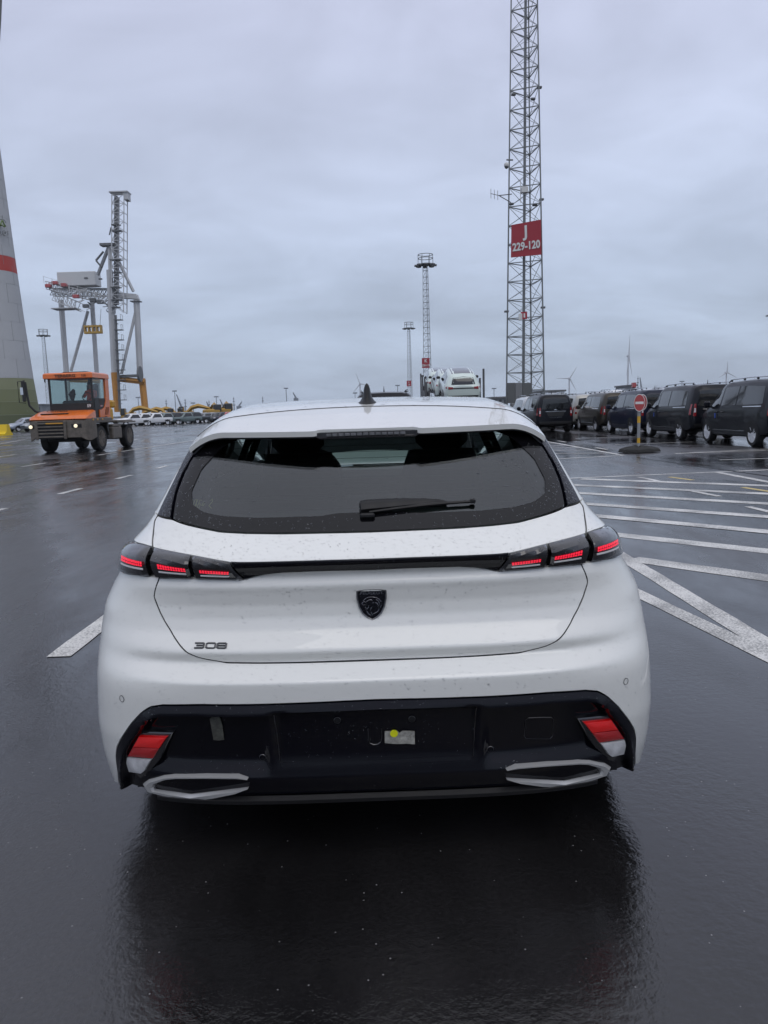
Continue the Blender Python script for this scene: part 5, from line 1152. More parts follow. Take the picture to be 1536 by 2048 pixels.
# driver: seated, one continuous body, arms reaching to the wheel
mat('hi_vis', (.75, .075, .03), .7); mat('skin', (.42, .25, .18), .55); mat('dark_cloth', (.02, .02, .03), .8)
DRV = empty('person', (0, 0, 0), 0, 'driver in an orange high-visibility jacket seated in the tractor cab', 'person')
DRV.location = TT.location; DRV.rotation_euler = TT.rotation_euler
def skin_body(name, verts, edges, rad, root, m, parent, sub=2):
    me = bpy.data.meshes.new(name); me.from_pydata(verts, edges, []); o = bpy.data.objects.new(name, me); col.objects.link(o)
    md = o.modifiers.new('skin', 'SKIN'); md.use_smooth_shade = True; ss = o.modifiers.new('sub', 'SUBSURF'); ss.levels = sub; ss.render_levels = sub
    for i, v in enumerate(me.skin_vertices[0].data): v.radius = (rad[i], rad[i]); v.use_root = (i == root)
    dg = bpy.context.evaluated_depsgraph_get(); m2 = bpy.data.meshes.new_from_object(o.evaluated_get(dg)); bpy.data.objects.remove(o)
    m2.materials.clear()
    for q in m: m2.materials.append(M[q])
    p_ = link_mesh(name, m2, None, parent); m2.polygons.foreach_set('use_smooth', [True]*len(m2.polygons)); return p_
X0, Y0, Z0 = .62, .62, 2.06
V = [(X0, Y0, Z0), (X0, Y0+.02, Z0+.22), (X0, Y0+.01, Z0+.42), (X0, Y0, Z0+.52), (X0, Y0-.02, Z0+.60), (X0, Y0-.05, Z0+.72), (X0, Y0-.03, Z0+.82),
     (X0+.19, Y0+.01, Z0+.42), (X0+.25, Y0-.10, Z0+.22), (X0+.19, Y0-.32, Z0+.23), (X0+.17, Y0-.40, Z0+.25), (X0-.19, Y0+.01, Z0+.42), (X0-.25, Y0-.10, Z0+.22), (X0-.19, Y0-.32, Z0+.23), (X0-.17, Y0-.40, Z0+.25),
     (X0+.10, Y0-.10, Z0-.02), (X0+.13, Y0-.45, Z0+.0), (X0+.13, Y0-.50, Z0-.35), (X0-.10, Y0-.10, Z0-.02), (X0-.13, Y0-.45, Z0+.0), (X0-.13, Y0-.50, Z0-.35)]
E_ = [(0, 1), (1, 2), (2, 3), (3, 4), (4, 5), (5, 6), (2, 7), (7, 8), (8, 9), (9, 10), (2, 11), (11, 12), (12, 13), (13, 14), (0, 15), (15, 16), (16, 17), (0, 18), (18, 19), (19, 20)]
rad = [.15, .155, .165, .07, .062, .095, .075, .085, .06, .045, .04, .085, .06, .045, .04, .095, .08, .05, .095, .08, .05]
bd = skin_body('body', V, E_, rad, 0, ['hi_vis', 'skin', 'dark_cloth'], DRV)
for p_ in bd.data.polygons:
    c_ = p_.center; p_.material_index = 1 if (c_.z > Z0+.55 or c_.y < Y0-.335 and c_.z > Z0+.15) else (2 if c_.z < Z0+.04 and c_.y < Y0-.02 else 0)
b = MB(); b.lathe([(.102, 0), (.104, .05), (.085, .10), (.04, .125), (0, .13)], (X0, Y0-.035, Z0+.735), 14); b.build('hair', 'dark_cloth', DRV)
# ================================================================ masts, crane, turbines, sign, far clutter
mat('galv', (.20, .21, .21), .45, metal=.6, var=.15, vscale=1.5); mat('galv_far', (.22, .235, .25), .6); mat('crane_grey', (.47, .48, .49), .6, var=.08, vscale=.2); mat('crane_dark', (.12, .125, .13), .6); mat('crane_white', (.55, .56, .56), .6)
mat('crane_orange', (.50, .22, .025), .55, var=.12, vscale=.3); mat('sign_red', (.34, .022, .035), .4); mat('sign_white', (.70, .70, .68), .45); mat('box_grey', (.17, .175, .18), .5); mat('mesh_grey', (.10, .105, .105), .6)
mat('lamp_glass', (.5, .5, .52), .2); mat('cctv_white', (.62, .62, .60), .35); mat('spreader_yellow', (.45, .27, .04), .6)
def lattice(root, x, y, w0, w1, h, bays, sides=3, rot=0., rleg=.06, rbr=.022, m='galv', legname='leg', split=True, z0=0.):
    """tapered lattice mast: each leg is a part, each bay's braces are a part"""
    def pt(k, t): 
        a = rot+2*pi*k/sides; w_ = (w0+(w1-w0)*t); return Vector((x+w_*cos(a), y+w_*sin(a), z0+h*t))
    for k in range(sides):
        b = MB(); b.bar(pt(k, 0), pt(k, 1), rleg, 6 if rleg > .05 else 4, rleg*.75); b.build(legname, m, root)
    for j in range(bays):
        t0, t1 = j/bays, (j+1)/bays
        for k in range(sides):
            b = MB(); a0, a1, c0, c1 = pt(k, t0), pt(k, t1), pt((k+1) % sides, t0), pt((k+1) % sides, t1)
            b.bar(a1, c1, rbr*1.35, 4); b.bar(a0, c1, rbr*.62, 4); b.bar(c0, a1, rbr*.62, 4); o = b.build('brace_bay', m, root)
# ---- big mast with the red bay sign, close by on the right
TY = 50.0; tp0 = pix(1048, 800, TY)
MAST = empty('lattice_mast', (tp0.x, TY, 0), 0, 'tall grey lattice mast with the red J 229-120 sign', 'mast')
lattice(MAST, .22, 0, 1.46, .84, 30, 26, 3, R(188), .056, .027)
b = MB(); b.bar((-.05, .1, 0), (.28, .1, 30), .10, 6, .085); b.build('cable_duct', 'galv', MAST)
b = MB()
for k in range(100): b.bar((-.18+.011*k*.3, -.05, .4+.29*k), (.12+.011*k*.3, -.05, .4+.29*k), .012, 4, caps=False)
tag(b.build('ladder_rungs', 'galv', MAST), kind='stuff')
def local(u, v, y=TY): p = pix(u, v, y); return Vector((p.x-tp0.x, p.y-TY, p.z))
# signboard hung on the near face
a, bq, c_, d_ = local(1023, 450, TY-.55), local(1082, 439, TY-1.30), local(1083, 509, TY-1.30), local(1022, 515, TY-.55)
a.x -= .0; b = MB(); off = Vector((0, .05, 0)); b.add([a, bq, c_, d_, a+off, bq+off, c_+off, d_+off], [(0, 1, 2, 3), (4, 5, 6, 7), (0, 1, 5, 4), (1, 2, 6, 5), (2, 3, 7, 6), (3, 0, 4, 7)]); sgn = b.build('bay_sign', 'sign_red', MAST, smooth=False)
ex = (bq-a+c_-d_).normalized(); ez = (a-d_+bq-c_).normalized(); ny_ = ex.cross(ez).normalized(); ez = ny_.cross(ex)*-1 if ny_.cross(ex).z < 0 else ny_.cross(ex)
ny_ = ex.cross(ez)   # towards +? text normal
cc = (a+bq+c_+d_)/4; n2_ = ex.cross(ez); n2_ = n2_ if n2_.y < 0 else -n2_
def sign_mtx(p): 
    mm_ = Matrix((ex, ez, n2_)).transposed().to_4x4(); mm_.translation = p+n2_*.03; return mm_
text('sign_lettering', 'J', 'sign_white', sgn, sign_mtx(cc+ez*.45), .95, .005, 1.0, bold=.025)
text('sign_lettering', '229-120', 'sign_white', sgn, sign_mtx(cc-ez*.42), .66, .005, .80, bold=.022)
# small red plate, equipment boxes, CCTV camera, aerial on the mast
p = local(1048, 631, TY-1.2); b = MB(); b.box((p.x, p.y, p.z), (.40, .03, .45)); sp_ = b.build('small_red_plate', 'sign_red', MAST, smooth=False); b = MB(); b.box((p.x+.02, p.y-.02, p.z), (.10, .02, .26)); b.build('plate_mark', 'sign_white', sp_, smooth=False)
b = MB(); b.box((p.x-.22, p.y+.05, p.z-.08), (.22, .18, .42), bev=.02); b.build('equipment_box', 'cctv_white', MAST)
p = local(1049, 380, TY-.8); b = MB(); b.box((p.x, p.y, p.z), (.42, .3, .36), bev=.02); b.bar((p.x-.25, p.y, p.z-.75), (p.x-.25, p.y, p.z+.65), .025, 5); b.build('equipment_box', 'cctv_white', MAST)
p = local(1013, 331, TY-.9); q = local(1026, 320, TY-.9); b = MB(); b.bar(q, (p.x, p.y, q.z+.02), .045, 6); b.build('camera_arm', 'crane_dark', MAST)
b = MB(); b.lathe([(.10, .16), (.15, .10), (.16, 0), (.14, -.06)], (p.x, p.y, p.z), 14); cv = b.build('camera_housing', 'cctv_white', MAST); b = MB(); b.lathe([(.13, -.06), (.11, -.14), (.05, -.19), (0, -.2)], (p.x, p.y, p.z), 14); b.build('camera_dome', 'crane_dark', cv)
p0, p1, p2 = local(1024, 388, TY-1), local(998, 391, TY-1), local(981, 387, TY-1)
b = MB(); b.bar(p0, p1, .03, 5); b.bar(local(1022, 405, TY-1), p1, .03, 5); b.bar(p1, p2, .02, 5)
for t in (.15, .55, .95): q = p1.lerp(p2, t); b.bar((q.x, q.y, q.z-.28), (q.x, q.y, q.z+.28), .018, 4)
b.build('aerial', 'crane_dark', MAST)
for (u, v) in ((1027, 189), (1079, 175), (1023, 408), (1083, 399), (1013, 623), (1086, 615), (1066, 198), (1070, 410)):
    p = local(u, v, TY-.6); b = MB(); b.box(p, (.28, .2, .12), bev=.02); b.build('flange_clamp', 'crane_dark', MAST)
# switch cabinets at the foot
for (u0, u1, v0, v1, m) in ((1014, 1030, 766, 806, 'mesh_grey'), (1030, 1044, 766, 812, 'box_grey'), (1044, 1062, 766, 806, 'mesh_grey')):
    p, q = local(u0, v0, TY-1.6), local(u1, v1, TY-1.6); b = MB(); b.box(((p.x+q.x)/2, p.y, (p.z+q.z)/2), (abs(q.x-p.x), .3, abs(p.z-q.z)), bev=.015); b.build('switch_cabinet', m, MAST)
b = MB(); b.box((local(1038, 812).x, -1.7, .75), (1.7, .5, 1.5), bev=.03); b.build('cabinet_plinth', 'box_grey', MAST)

def light_mast(u, vt, vb, y, label, sign=None, wide=1.0, m='galv_far', bays=24, heads=True):
    top = pix(u, vt, y); base = pix(u+(vb-vt)*.028, vb, y); h = top.z
    r_ = empty('floodlight_mast', (base.x, y, 0), 0, label, 'mast', 'lattice floodlight masts'); dx_ = top.x-base.x
    lattice(r_, 0, 0, 1.15*wide, .65*wide, h-1.5, bays, 3, R(75), .07*wide, .036*wide, m)
    if heads:
        b = MB(); n = 12; R0 = 1.75*wide
        for z, rr in ((h-1.5, .95*R0), (h-.2, .95*R0), (h+.6, .95*R0)):
            for k in range(n): b.bar((rr*cos(2*pi*k/n), rr*sin(2*pi*k/n), z), (rr*cos(2*pi*(k+1)/n), rr*sin(2*pi*(k+1)/n), z), .09*wide, 4)
        for k in range(0, n, 2): b.bar((.95*R0*cos(2*pi*k/n), .95*R0*sin(2*pi*k/n), h-1.5), (.95*R0*cos(2*pi*k/n), .95*R0*sin(2*pi*k/n), h+.6), .08*wide, 4)
        b.lathe([(.8*R0, h-1.7), (1.0*R0, h-1.5), (.3, h-1.3)], (0, 0, 0), 12); b.build('platform', m, r_)
        for k in range(8):
            a = 2*pi*k/8; b = MB(); b.box((1.18*R0*cos(a), 1.18*R0*sin(a), h-1.75), (.9*wide, .9*wide, .35*wide), rz=a, bev=.05); b.build('floodlight', 'crane_dark', r_)
    if sign:
        p = pix(sign[0], sign[1], y-1.5); b = MB(); b.box((p.x-base.x, -1.5, p.z), (sign[2]*y/FPX, .08, sign[3]*y/FPX)); s_ = b.build('mast_sign', 'sign_red', r_, smooth=False)
        MXs = Matrix.Translation((p.x-base.x, -1.58, p.z+sign[3]*y/FPX*.2)) @ Matrix.Rotation(pi/2, 4, 'X'); text('sign_lettering', sign[4], 'sign_white', s_, MXs, sign[3]*y/FPX*.42, .01, 1., bold=.03)
        MXs = Matrix.Translation((p.x-base.x, -1.58, p.z-sign[3]*y/FPX*.25)) @ Matrix.Rotation(pi/2, 4, 'X'); text('sign_lettering', sign[5], 'sign_white', s_, MXs, sign[3]*y/FPX*.28, .01, .9, bold=.02)
    return r_
light_mast(849, 515, 800, 175, 'lattice floodlight mast, taller of the pair above the hatchback roof', (851.5, 726, 15, 19, 'K', '228-119'))
light_mast(817, 648, 800, 295, 'lattice floodlight mast, shorter of the pair above the hatchback roof', (818, 767, 9, 11, 'L', '120'))
light_mast(97, 662, 838, 290, 'lattice floodlight mast between the turbine tower and the quay crane', None)
light_mast(1534, 622, 805, 295, 'lattice floodlight mast at the right edge of the picture', None)
# ---- quay crane, boom raised
CY_ = 350.0; cb = pix(205, 820, CY_)
CR = empty('quay_crane', (cb.x, CY_, 0), 0, 'grey container crane with raised lattice boom and orange lower portal', 'crane')
def lc(u, v, dy=0.): p = pix(u, v, CY_+dy); return Vector((p.x-cb.x, dy, p.z))
def beam(name, p, q, r, m='crane_grey', n=6, r2=None, parent=None, flat=1.): b = MB(); b.bar(p, q, r, n, r2, flat=flat); return b.build(name, m, parent or CR)
beam('leg', lc(122, 600, 12), lc(139, 830, 12), 1.25); beam('leg', lc(184, 600, 14), lc(199, 832, 14), 1.05); 
beam('leg', lc(219, 540, -12), lc(229, 745, -12), 1.35, 'crane_grey'); beam('leg', lc(229, 745, -12), lc(236, 824, -12), 1.55, 'crane_orange')
beam('leg', lc(273, 600, -10), lc(281, 765, -10), 1.35); beam('leg', lc(284, 757, -10), lc(291, 824, -10), 1.5, 'crane_orange')
beam('portal_beam', lc(228, 757, -11), lc(290, 764, -11), 1.35, 'crane_orange'); beam('portal_beam', lc(139, 760, 13), lc(199, 762, 13), 1.2, 'crane_orange')
beam('diagonal_strut', lc(176, 622, 13), lc(142, 742, 13), .7); beam('diagonal_strut', lc(275, 607, -10), lc(243, 748, -11), .65)
b = MB(); q = [lc(231, 584, -11), lc(272, 588, -11), lc(276, 598, -11), lc(231, 595, -11)]; b.add(q+[v+Vector((0, 3, 0)) for v in q], [(0, 1, 2, 3), (4, 5, 6, 7), (0, 1, 5, 4), (1, 2, 6, 5), (2, 3, 7, 6), (3, 0, 4, 7)]); b.build('cross_girder', 'crane_grey', CR, smooth=False)
p = lc(272, 603, -10); b = MB(); b.box(p, (4.2, 4, .4)); b.build('leg_platform', 'crane_dark', CR, smooth=False)
# machinery house
p, q = lc(119, 547, 2), lc(206, 572, 2); b = MB(); b.box(((p.x+q.x)/2-.9, 2, (p.z+q.z)/2), (abs(q.x-p.x)-2.0, 7, abs(p.z-q.z)), bev=.2); mh = b.build('machinery_house', 'crane_white', CR, ang=20)
for u, v in ((172, 556), (201, 558)): p2 = lc(u, v, -1.6); b = MB(); b.box(p2, (1.6, .3, .7)); b.build('house_vent', 'crane_dark', mh, smooth=False)
def truss(name, p0, p1, w, h, bays, r, m='crane_grey', up=Vector((0, 0, 1)), dy=4.):
    p0, p1 = Vector(p0), Vector(p1); d = p1-p0; side = Vector((0, dy, 0)); upv = up*h
    for k, o in enumerate((Vector(), side, upv, side+upv)): beam(name+'_chord', p0+o, p1+o, r, m, 4)
    for j in range(bays):
        b = MB(); a0, a1 = p0+d*(j/bays), p0+d*((j+1)/bays)
        b.bar(a0, a1+upv, r*.6, 4); b.bar(a0+upv, a1, r*.6, 4); b.bar(a1, a1+upv, r*.7, 4); b.bar(a0+side, a1+upv+side, r*.6, 4); b.bar(a0+upv, a1+side+upv, r*.6, 4); b.bar(a1, a1+side, r*.6, 4); b.bar(a1+upv, a1+side+upv, r*.6, 4)
        b.build(name+'_lacing', m, CR)
truss('boom', lc(247, 625, -14), lc(248, 388, -14), 1, 5.2, 13, .24, 'crane_grey', Vector((-1, 0, .02)), 4.5)
beam('boom_ladder_duct', lc(231, 610, -12), lc(232, 392, -12), .75, 'crane_dark'); beam('boom_spine', lc(236, 610, -10), lc(237, 395, -10), .5, 'crane_grey')
p = lc(240, 386, -12); b = MB(); b.box((p.x, p.y, p.z), (8.0, 5, .5)); b.box((p.x+2.9, p.y, p.z-1.6), (1.8, 4, 3.2)); b.build('boom_tip', 'crane_grey', CR, smooth=False)
for k, v in enumerate((450, 462, 520, 545, 575, 600, 615)): p = lc(232+k % 2*3, v, -13); b = MB(); b.box(p, (3.2+.8*(k % 3), 3, .35)); b.build('walkway', 'crane_dark', CR, smooth=False)
truss('girder', lc(92, 578, -3), lc(232, 612, -3), 1, 3.4, 18, .22, 'crane_grey', Vector((0, 0, 1)), 5)
truss('rear_girder', lc(100, 590, 6), lc(232, 590, 6), 1, 3.0, 16, .2, 'crane_dark', Vector((0, 0, 1)), 5)
truss('trolley_cage', lc(104, 600, -2), lc(152, 620, -2), 1, 4.0, 6, .22, 'crane_white', Vector((0, 0, 1)), 6)
p = lc(132, 618, 0); b = MB(); b.box(p, (11, 7, .4)); b.build('cage_floor', 'crane_grey', CR, smooth=False)
for u, v, m in ((97, 572, 'paint_red'), (110, 566, 'paint_red'), (128, 570, 'paint_red'), (152, 593, 'paint_red'), (186, 600, 'crane_dark'), (200, 604, 'crane_dark'), (172, 612, 'crane_dark')):
    p = lc(u, v, -4); b = MB(); b.box(p, (2.6, 2, 1.5), bev=.15); b.build('winch_unit', m, CR)
for k in range(7):
    p = lc(88+17*k, 566+5*k, -6); b = MB(); b.bar(p, p+Vector((0, 0, 3.0)), .10, 4); b.bar(p+Vector((0, 0, 2.8)), lc(88+17*(k+1), 566+5*(k+1), -6)+Vector((0, 0, 2.8)), .09, 4); b.build('handrail', 'crane_white', CR)
rr2 = random.Random(4)
for k in range(46):
    u = rr2.uniform(150, 232); v = rr2.uniform(575, 622); p = lc(u, v, rr2.uniform(-8, 8)); q = p+Vector((rr2.uniform(-3.5, 3.5), rr2.uniform(-2, 2), rr2.uniform(-3, 3)*(.5 if k % 2 else 1))); beam('walkway_frame', p, q, rr2.uniform(.12, .3), rr2.choice(['crane_grey', 'crane_dark', 'crane_white']), 4)
beam('apex_strut', lc(220, 488, -10), lc(196, 549, -2), .85, 'crane_grey'); beam('apex_strut', lc(222, 492, -12), lc(267, 583, -11), .75, 'crane_grey'); beam('apex_strut', lc(219, 489, -11), lc(221, 560, -12), .8, 'crane_grey')
p = lc(216, 490, -11); b = MB(); b.box(p, (6.0, 4, 1.0)); b.build('apex_platform', 'crane_dark', CR, smooth=False)
beam('stay_link', lc(207, 503, -8), lc(192, 521, -8), .45, 'crane_dark'); beam('stay_link', lc(192, 521, -8), lc(204, 535, -8), .4, 'crane_dark'); beam('stay_rod', lc(219, 470, -12), lc(222, 455, -12), .3, 'crane_dark')
for u in (172, 200): beam('hoist_cable', lc(u+2, 618, -3), lc(u, 652, -3), .10, 'crane_dark', 4)
p, q = lc(170, 651, -3), lc(203, 667, -3); b = MB(); b.box(((p.x+q.x)/2, -3, p.z-.5), (abs(q.x-p.x), 2.4, .8)); b.box(((p.x+q.x)/2, -3, q.z+.5), (abs(q.x-p.x), 2.4, .9)); 
for f in (0, .25, .5, .75, 1): x_ = p.x+(q.x-p.x)*f; b.box((x_, -3, (p.z+q.z)/2), (.6, 2.2, abs(p.z-q.z)))
b.build('spreader', 'spreader_yellow', CR, smooth=False)
p = lc(280, 748, -14); b = MB(); b.lathe([(.6, -.6), (3.4, -.5), (3.4, .5), (.6, .6)], (0, 0, 0), 26, 'X'); b.v = [(p.x+v[0]*cos(.6)-v[1]*sin(.6)*.0, p.y+v[1], p.z+v[2]) for v in b.v]; b.build('cable_reel', 'crane_dark', CR)
b = MB(); b.box(lc(258, 752, -12), (9.5, 1.6, 1.2)); b.build('reel_frame', 'crane_dark', CR, smooth=False)
for k in range(9):
    u = 233+k*.9; v = 640+20*k; p = lc(u+4, v, -14); b = MB(); b.box(p, (3.4, 2.6, .3)); b.box(p+Vector((1.4, -1.2, 1.1)), (.12, .12, 2.2)); b.box(p+Vector((1.4, 1.2, 1.1)), (.12, .12, 2.2)); b.box(p+Vector((1.4, 0, 2.2)), (.14, 2.6, .14)); b.box(p+Vector((-.6, 0, -1.6)), (.5, 1.8, .2)); b.build('stair_landing', 'crane_dark', CR, smooth=False)
beam('stair_duct', lc(231, 630, -14), lc(240, 822, -14), .55, 'crane_dark')
# ---- concrete turbine tower at the left edge
WY = 150.0; wc = pix(0, 842, WY); ROT = -R(1.75)
mat('tower_concrete', (.42, .43, .44), .65, var=.05, vscale=.15); mat('tower_red', (.42, .045, .035), .6)
greens = [(.085, .10, .045), (.125, .14, .062), (.165, .18, .088), (.21, .225, .125)]
for i, g_ in enumerate(greens): mat('tower_green_%s' % 'abcd'[i], g_, .65)
def edge_x(z): return None
WT = empty('wind_turbine_tower', (0, 0, 0), 0, 'huge grey turbine tower with green base rings and a red band', 'wind turbine')
TX = pix(76, 842, WY).x-7.0; WT.location = (TX, WY, 0)
def rad_at(z): return float(np.interp(z, [0, 3, 9.5, 20, 31, 56, 100], [7.15, 6.85, 6.30, 5.66, 5.10, 4.05, 2.6]))
zs_ = [0, 2.4, 4.9, 7.3, 9.4]; 
def ring(z0, z1, m, n=56, joints=True, proud=0.):
    b = MB(); pr = [(rad_at(z)+proud, z) for z in np.linspace(z0, z1, 5)]; b.lathe(pr, (0, 0, 0), n); o = b.build('tower_ring', m, WT, ang=50); return o
for i in range(4): ring(zs_[i]+.02, zs_[i+1], 'tower_green_'+'abcd'[i])
z = 9.43; k = 0
zr0, zr1 = pix(28, 546, WY).z, pix(28, 515, WY).z
while z < 98:
    hh = 3.55; z2 = min(z+hh, 98)
    if z < zr0 < z2: z2 = zr0
    m = 'tower_concrete'
    if abs(z-zr0) < .01: z2 = zr1; m = 'tower_red'
    ring(z+.03, z2-.03, m, proud=0); z = z2; k += 1
b = MB(); b.lathe([(rad_at(z)-.04, z) for z in np.linspace(0, 98, 12)], (0, 0, 0), 48); b.build('tower_core', 'crane_grey', WT)
# vertical joints of the rings, staggered
mat('joint_grey', (.25, .255, .26), .7)
z = 9.43; k = 0
while z < 60:
    hh = 3.55
    for a in ((-50, -8) if k % 2 else (-30, 14)):
        t = R(a); r0, r1 = rad_at(z), rad_at(z+hh); b = MB(); b.bar((r0*cos(t), r0*sin(t), z), (r1*cos(t), r1*sin(t), z+hh), .028, 4); b.build('ring_joint', 'joint_grey', WT)
    z += hh; k += 1
# printed mark: green three-vane symbol, an arc and lettering on the tower skin
mat('print_green', (.16, .24, .07), .6); mat('print_grey', (.12, .13, .12), .6)
def skin_pt(u, v):                       # point of the tower skin on that sight line
    d = Vector(_Rc @ np.array([(u-768)/FPX, -(v-1024)/FPX, -1.0])); o = Vector((0, 0, HC)); y = WY-5
    for _ in range(30):
        p_ = o+d*(y/d.y); r_ = rad_at(p_.z)+.03; dx_ = p_.x-TX
        if abs(dx_) >= r_: dx_ = math.copysign(r_*.999, dx_)
        y = WY-math.sqrt(max(r_*r_-dx_*dx_, 0.0))
    p_ = o+d*(y/d.y); return p_-Vector((TX, WY, 0))
def print_line(pts, r, m, name='printed_mark'):
    b = MB(); b.tube([tuple(skin_pt(u, v)) for u, v in pts], r, 4); return b.build(name, m, WT)
print_line([(4.5, 431), (4.5, 438)], .05, 'print_grey'); print_line([(-8, 449), (-5, 442), (0, 439), (5, 438.5), (9, 441), (12, 446)], .07, 'print_grey')
print_line([(4.5, 441), (1, 448), (-3, 454)], .17, 'print_green'); print_line([(5, 441), (8, 448), (11, 453)], .17, 'print_green'); print_line([(-1, 452), (4, 450), (9, 454)], .15, 'print_green')
for pl in ([(-10, 462), (-8, 469), (-6, 464), (-4, 469), (-2, 462)], [(1, 462.5), (1.5, 468), (4, 470)], [(9.5, 465), (7.5, 464), (6, 466.5), (7.5, 469), (9.5, 467.5), (9.5, 464.5), (11, 467.5), (11.5, 464), (8.5, 461), (5, 463), (4.6, 468), (8, 471.5), (11, 470.5)], [(17, 463.5), (14.5, 463), (14, 465.5), (16.5, 467.5), (16, 470), (13.5, 470)]):
    print_line(pl, .055, 'print_grey', 'printed_letter')
# blade reaching down past the top left corner
b = MB(); q0, q1, q2 = pix(-60, -60, 141), pix(-4, -30, 141), pix(-8, 92, 141)
P = [[pix(-40, -160, 141), pix(-6, -160, 141.6)], [pix(-22, -60, 141), pix(1.6, -60, 141.6)], [pix(-14, 0, 141), pix(4.2, 0, 141.6)], [pix(-10, 40, 141), pix(2.6, 40, 141.5)], [pix(-8, 80, 141), pix(.2, 80, 141.3)], [pix(-6, 100, 141), pix(-4, 100, 141.2)]]
rows = [[tuple(a-Vector((TX, WY, 0))), tuple((a+c_)/2-Vector((TX, WY+.5, 0))), tuple(c_-Vector((TX, WY, 0))), tuple((a+c_)/2-Vector((TX, WY-.3, 0))), tuple(a-Vector((TX, WY, 0)))] for a, c_ in P]
b.grid(rows); b.build('rotor_blade', 'crane_dark', WT)
# hub far above the frame, so that tower and blade belong together
b = MB(); b.lathe([(0, -3), (2.4, -2), (3, 2), (2.2, 6), (0, 7)], (0, -4, 99), 20, 'Y'); b.build('nacelle', 'crane_white', WT)
# ---- far wind turbines on the right
mat('turbine_white', (.50, .52, .55), .5)
def far_turbine(u, vh, vb, y, blades, label, L_=45):
    hub = pix(u, vh, y); r_ = empty('wind_turbine', (hub.x, y, 0), 0, label, 'wind turbine', 'far wind turbines'); h = hub.z
    b = MB(); b.bar((0, 0, 0), (0, 0, h), 2.2*y/1500, 8, 1.2*y/1500); b.build('tower', 'turbine_white', r_)
    b = MB(); b.box((0, 2, h), (3.5*y/1500, 8*y/1500, 3.5*y/1500), bev=.8); b.build('nacelle', 'turbine_white', r_)
    for a in blades:
        d_ = Vector((sin(R(a)), 0, cos(R(a)))); b = MB(); b.bar(Vector((0, -4, h)), Vector((0, -4, h))+d_*L_, 1.5*y/1500, 4, .25*y/1500); b.build('blade', 'turbine_white', r_)
far_turbine(1138.5, 757, 800, 1500, (32, 152, 272), 'distant wind turbine left of the large one, three blades spread', 27)
far_turbine(1256.5, 712, 800, 1500, (2, 170, 186), 'largest distant wind turbine, one blade straight up', 40)
far_turbine(1453, 745, 790, 1700, (0, 120, 240), 'distant wind turbine farthest right over the van roofs', 24)
far_turbine(720, 768, 800, 1800, (340, 100, 220), 'tiny distant wind turbine just left of the roof antenna', 26)
# ---- no entry sign on a banded post in a rubber foot
SG = empty('no_entry_sign', (6.93, 20.30, 0), R(-12), 'round red no entry sign on a grey and yellow post', 'sign')
mat('rubber_base', (.018, .018, .017), .8, bump=.6, bscale=14, var=.3, vscale=6); mat('post_grey', (.27, .28, .29), .45); mat('post_yellow', (.62, .36, .03), .5)
P = []
for t in np.linspace(0, 1, 6):
    row_ = []
    for k in range(25):
        a = 2*pi*k/24; rr = (1-t**1.6)*(1+.12*sin(3*a+1)+.07*sin(7*a)); row_.append((.52*rr*cos(a), .30*rr*sin(a), .02+.17*math.sqrt(t)*(1+.1*sin(5*a))))
    P.append(row_)
b = MB(); b.grid(P); b.build('rubber_foot', 'rubber_base', SG)
zz_ = [.12, .26, .40, .62, .80, .98, 1.20]
for i in range(len(zz_)-1): b = MB(); b.bar((0, 0, zz_[i]), (0, 0, zz_[i+1]-.001), .042, 12); b.build('post_band', 'post_yellow' if i in (1, 4) else 'post_grey', SG)
zc_ = 1.335
b = MB(); b.lathe([(.0, .018), (.20, .02), (.225, .012), (.225, -.008), (.218, -.014)], (0, -.05, zc_), 36, 'Y'); b.v = [(p[0]*.64, p[1], zc_+(p[2]-zc_)*1.05) for p in b.v]; b.lathe([(.03, 0), (.03, .03)], (0, -.03, zc_-.1), 8, 'Y'); ds = b.build('sign_disc', 'mesh_grey', SG)
b = MB(); b.lathe([(0, -.019), (.207, -.0185)], (0, -.05, zc_), 36, 'Y'); b.v = [(p[0]*.64, p[1], zc_+(p[2]-zc_)*1.05) for p in b.v]; b.build('sign_face', 'sign_bright_red' if 'sign_bright_red' in M else 'paint_red', ds, smooth=False)
b = MB(); b.box((0, -.0705, zc_), (.21, .003, .065)); b.build('sign_bar', 'sign_white', ds, smooth=False)
b = MB(); b.lathe([(.205, -.0165), (.205, -.0200), (.222, -.0195), (.222, -.015)], (0, -.05, zc_), 36, 'Y'); b.v = [(p[0]*.64, p[1], zc_+(p[2]-zc_)*1.05) for p in b.v]; b.build('sign_border', 'sign_white', ds, smooth=False)
b = MB(); b.lathe([(0, .0), (.22, .0), (.22, .02), (0, .02)], (.085, .06, zc_+.01), 36, 'Y'); b.v = [(.085+(p[0]-.085)*.6, p[1], p[2]) for p in b.v]; d2 = b.build('sign_disc', 'sign_white', SG); b = MB(); b.lathe([(0, -.003), (.195, -.002)], (.085, .06, zc_+.01), 36, 'Y'); b.v = [(.085+(p[0]-.085)*.6, p[1], p[2]) for p in b.v]; b.build('sign_face', 'paint_red', d2, smooth=False)
# ---- yellow barrier, far left
mat('barrier_yellow', (.75, .52, .01), .5); p = gpix(6, 871)
b = MB(); b.prism([(-.62, 0), (-.62, .12), (-.34, .28), (-.22, .82), (.22, .82), (.34, .28), (.62, .12), (.62, 0)], -1.1, 1.1, 'YZ'); o = b.build('road_barrier', 'barrier_yellow', ang=25); o.location = (p.x-.75, p.y, 0); o.scale = (1.2, 1.2, 1.25); tag(o, 'bright yellow plastic road barrier at the left edge', 'barrier')
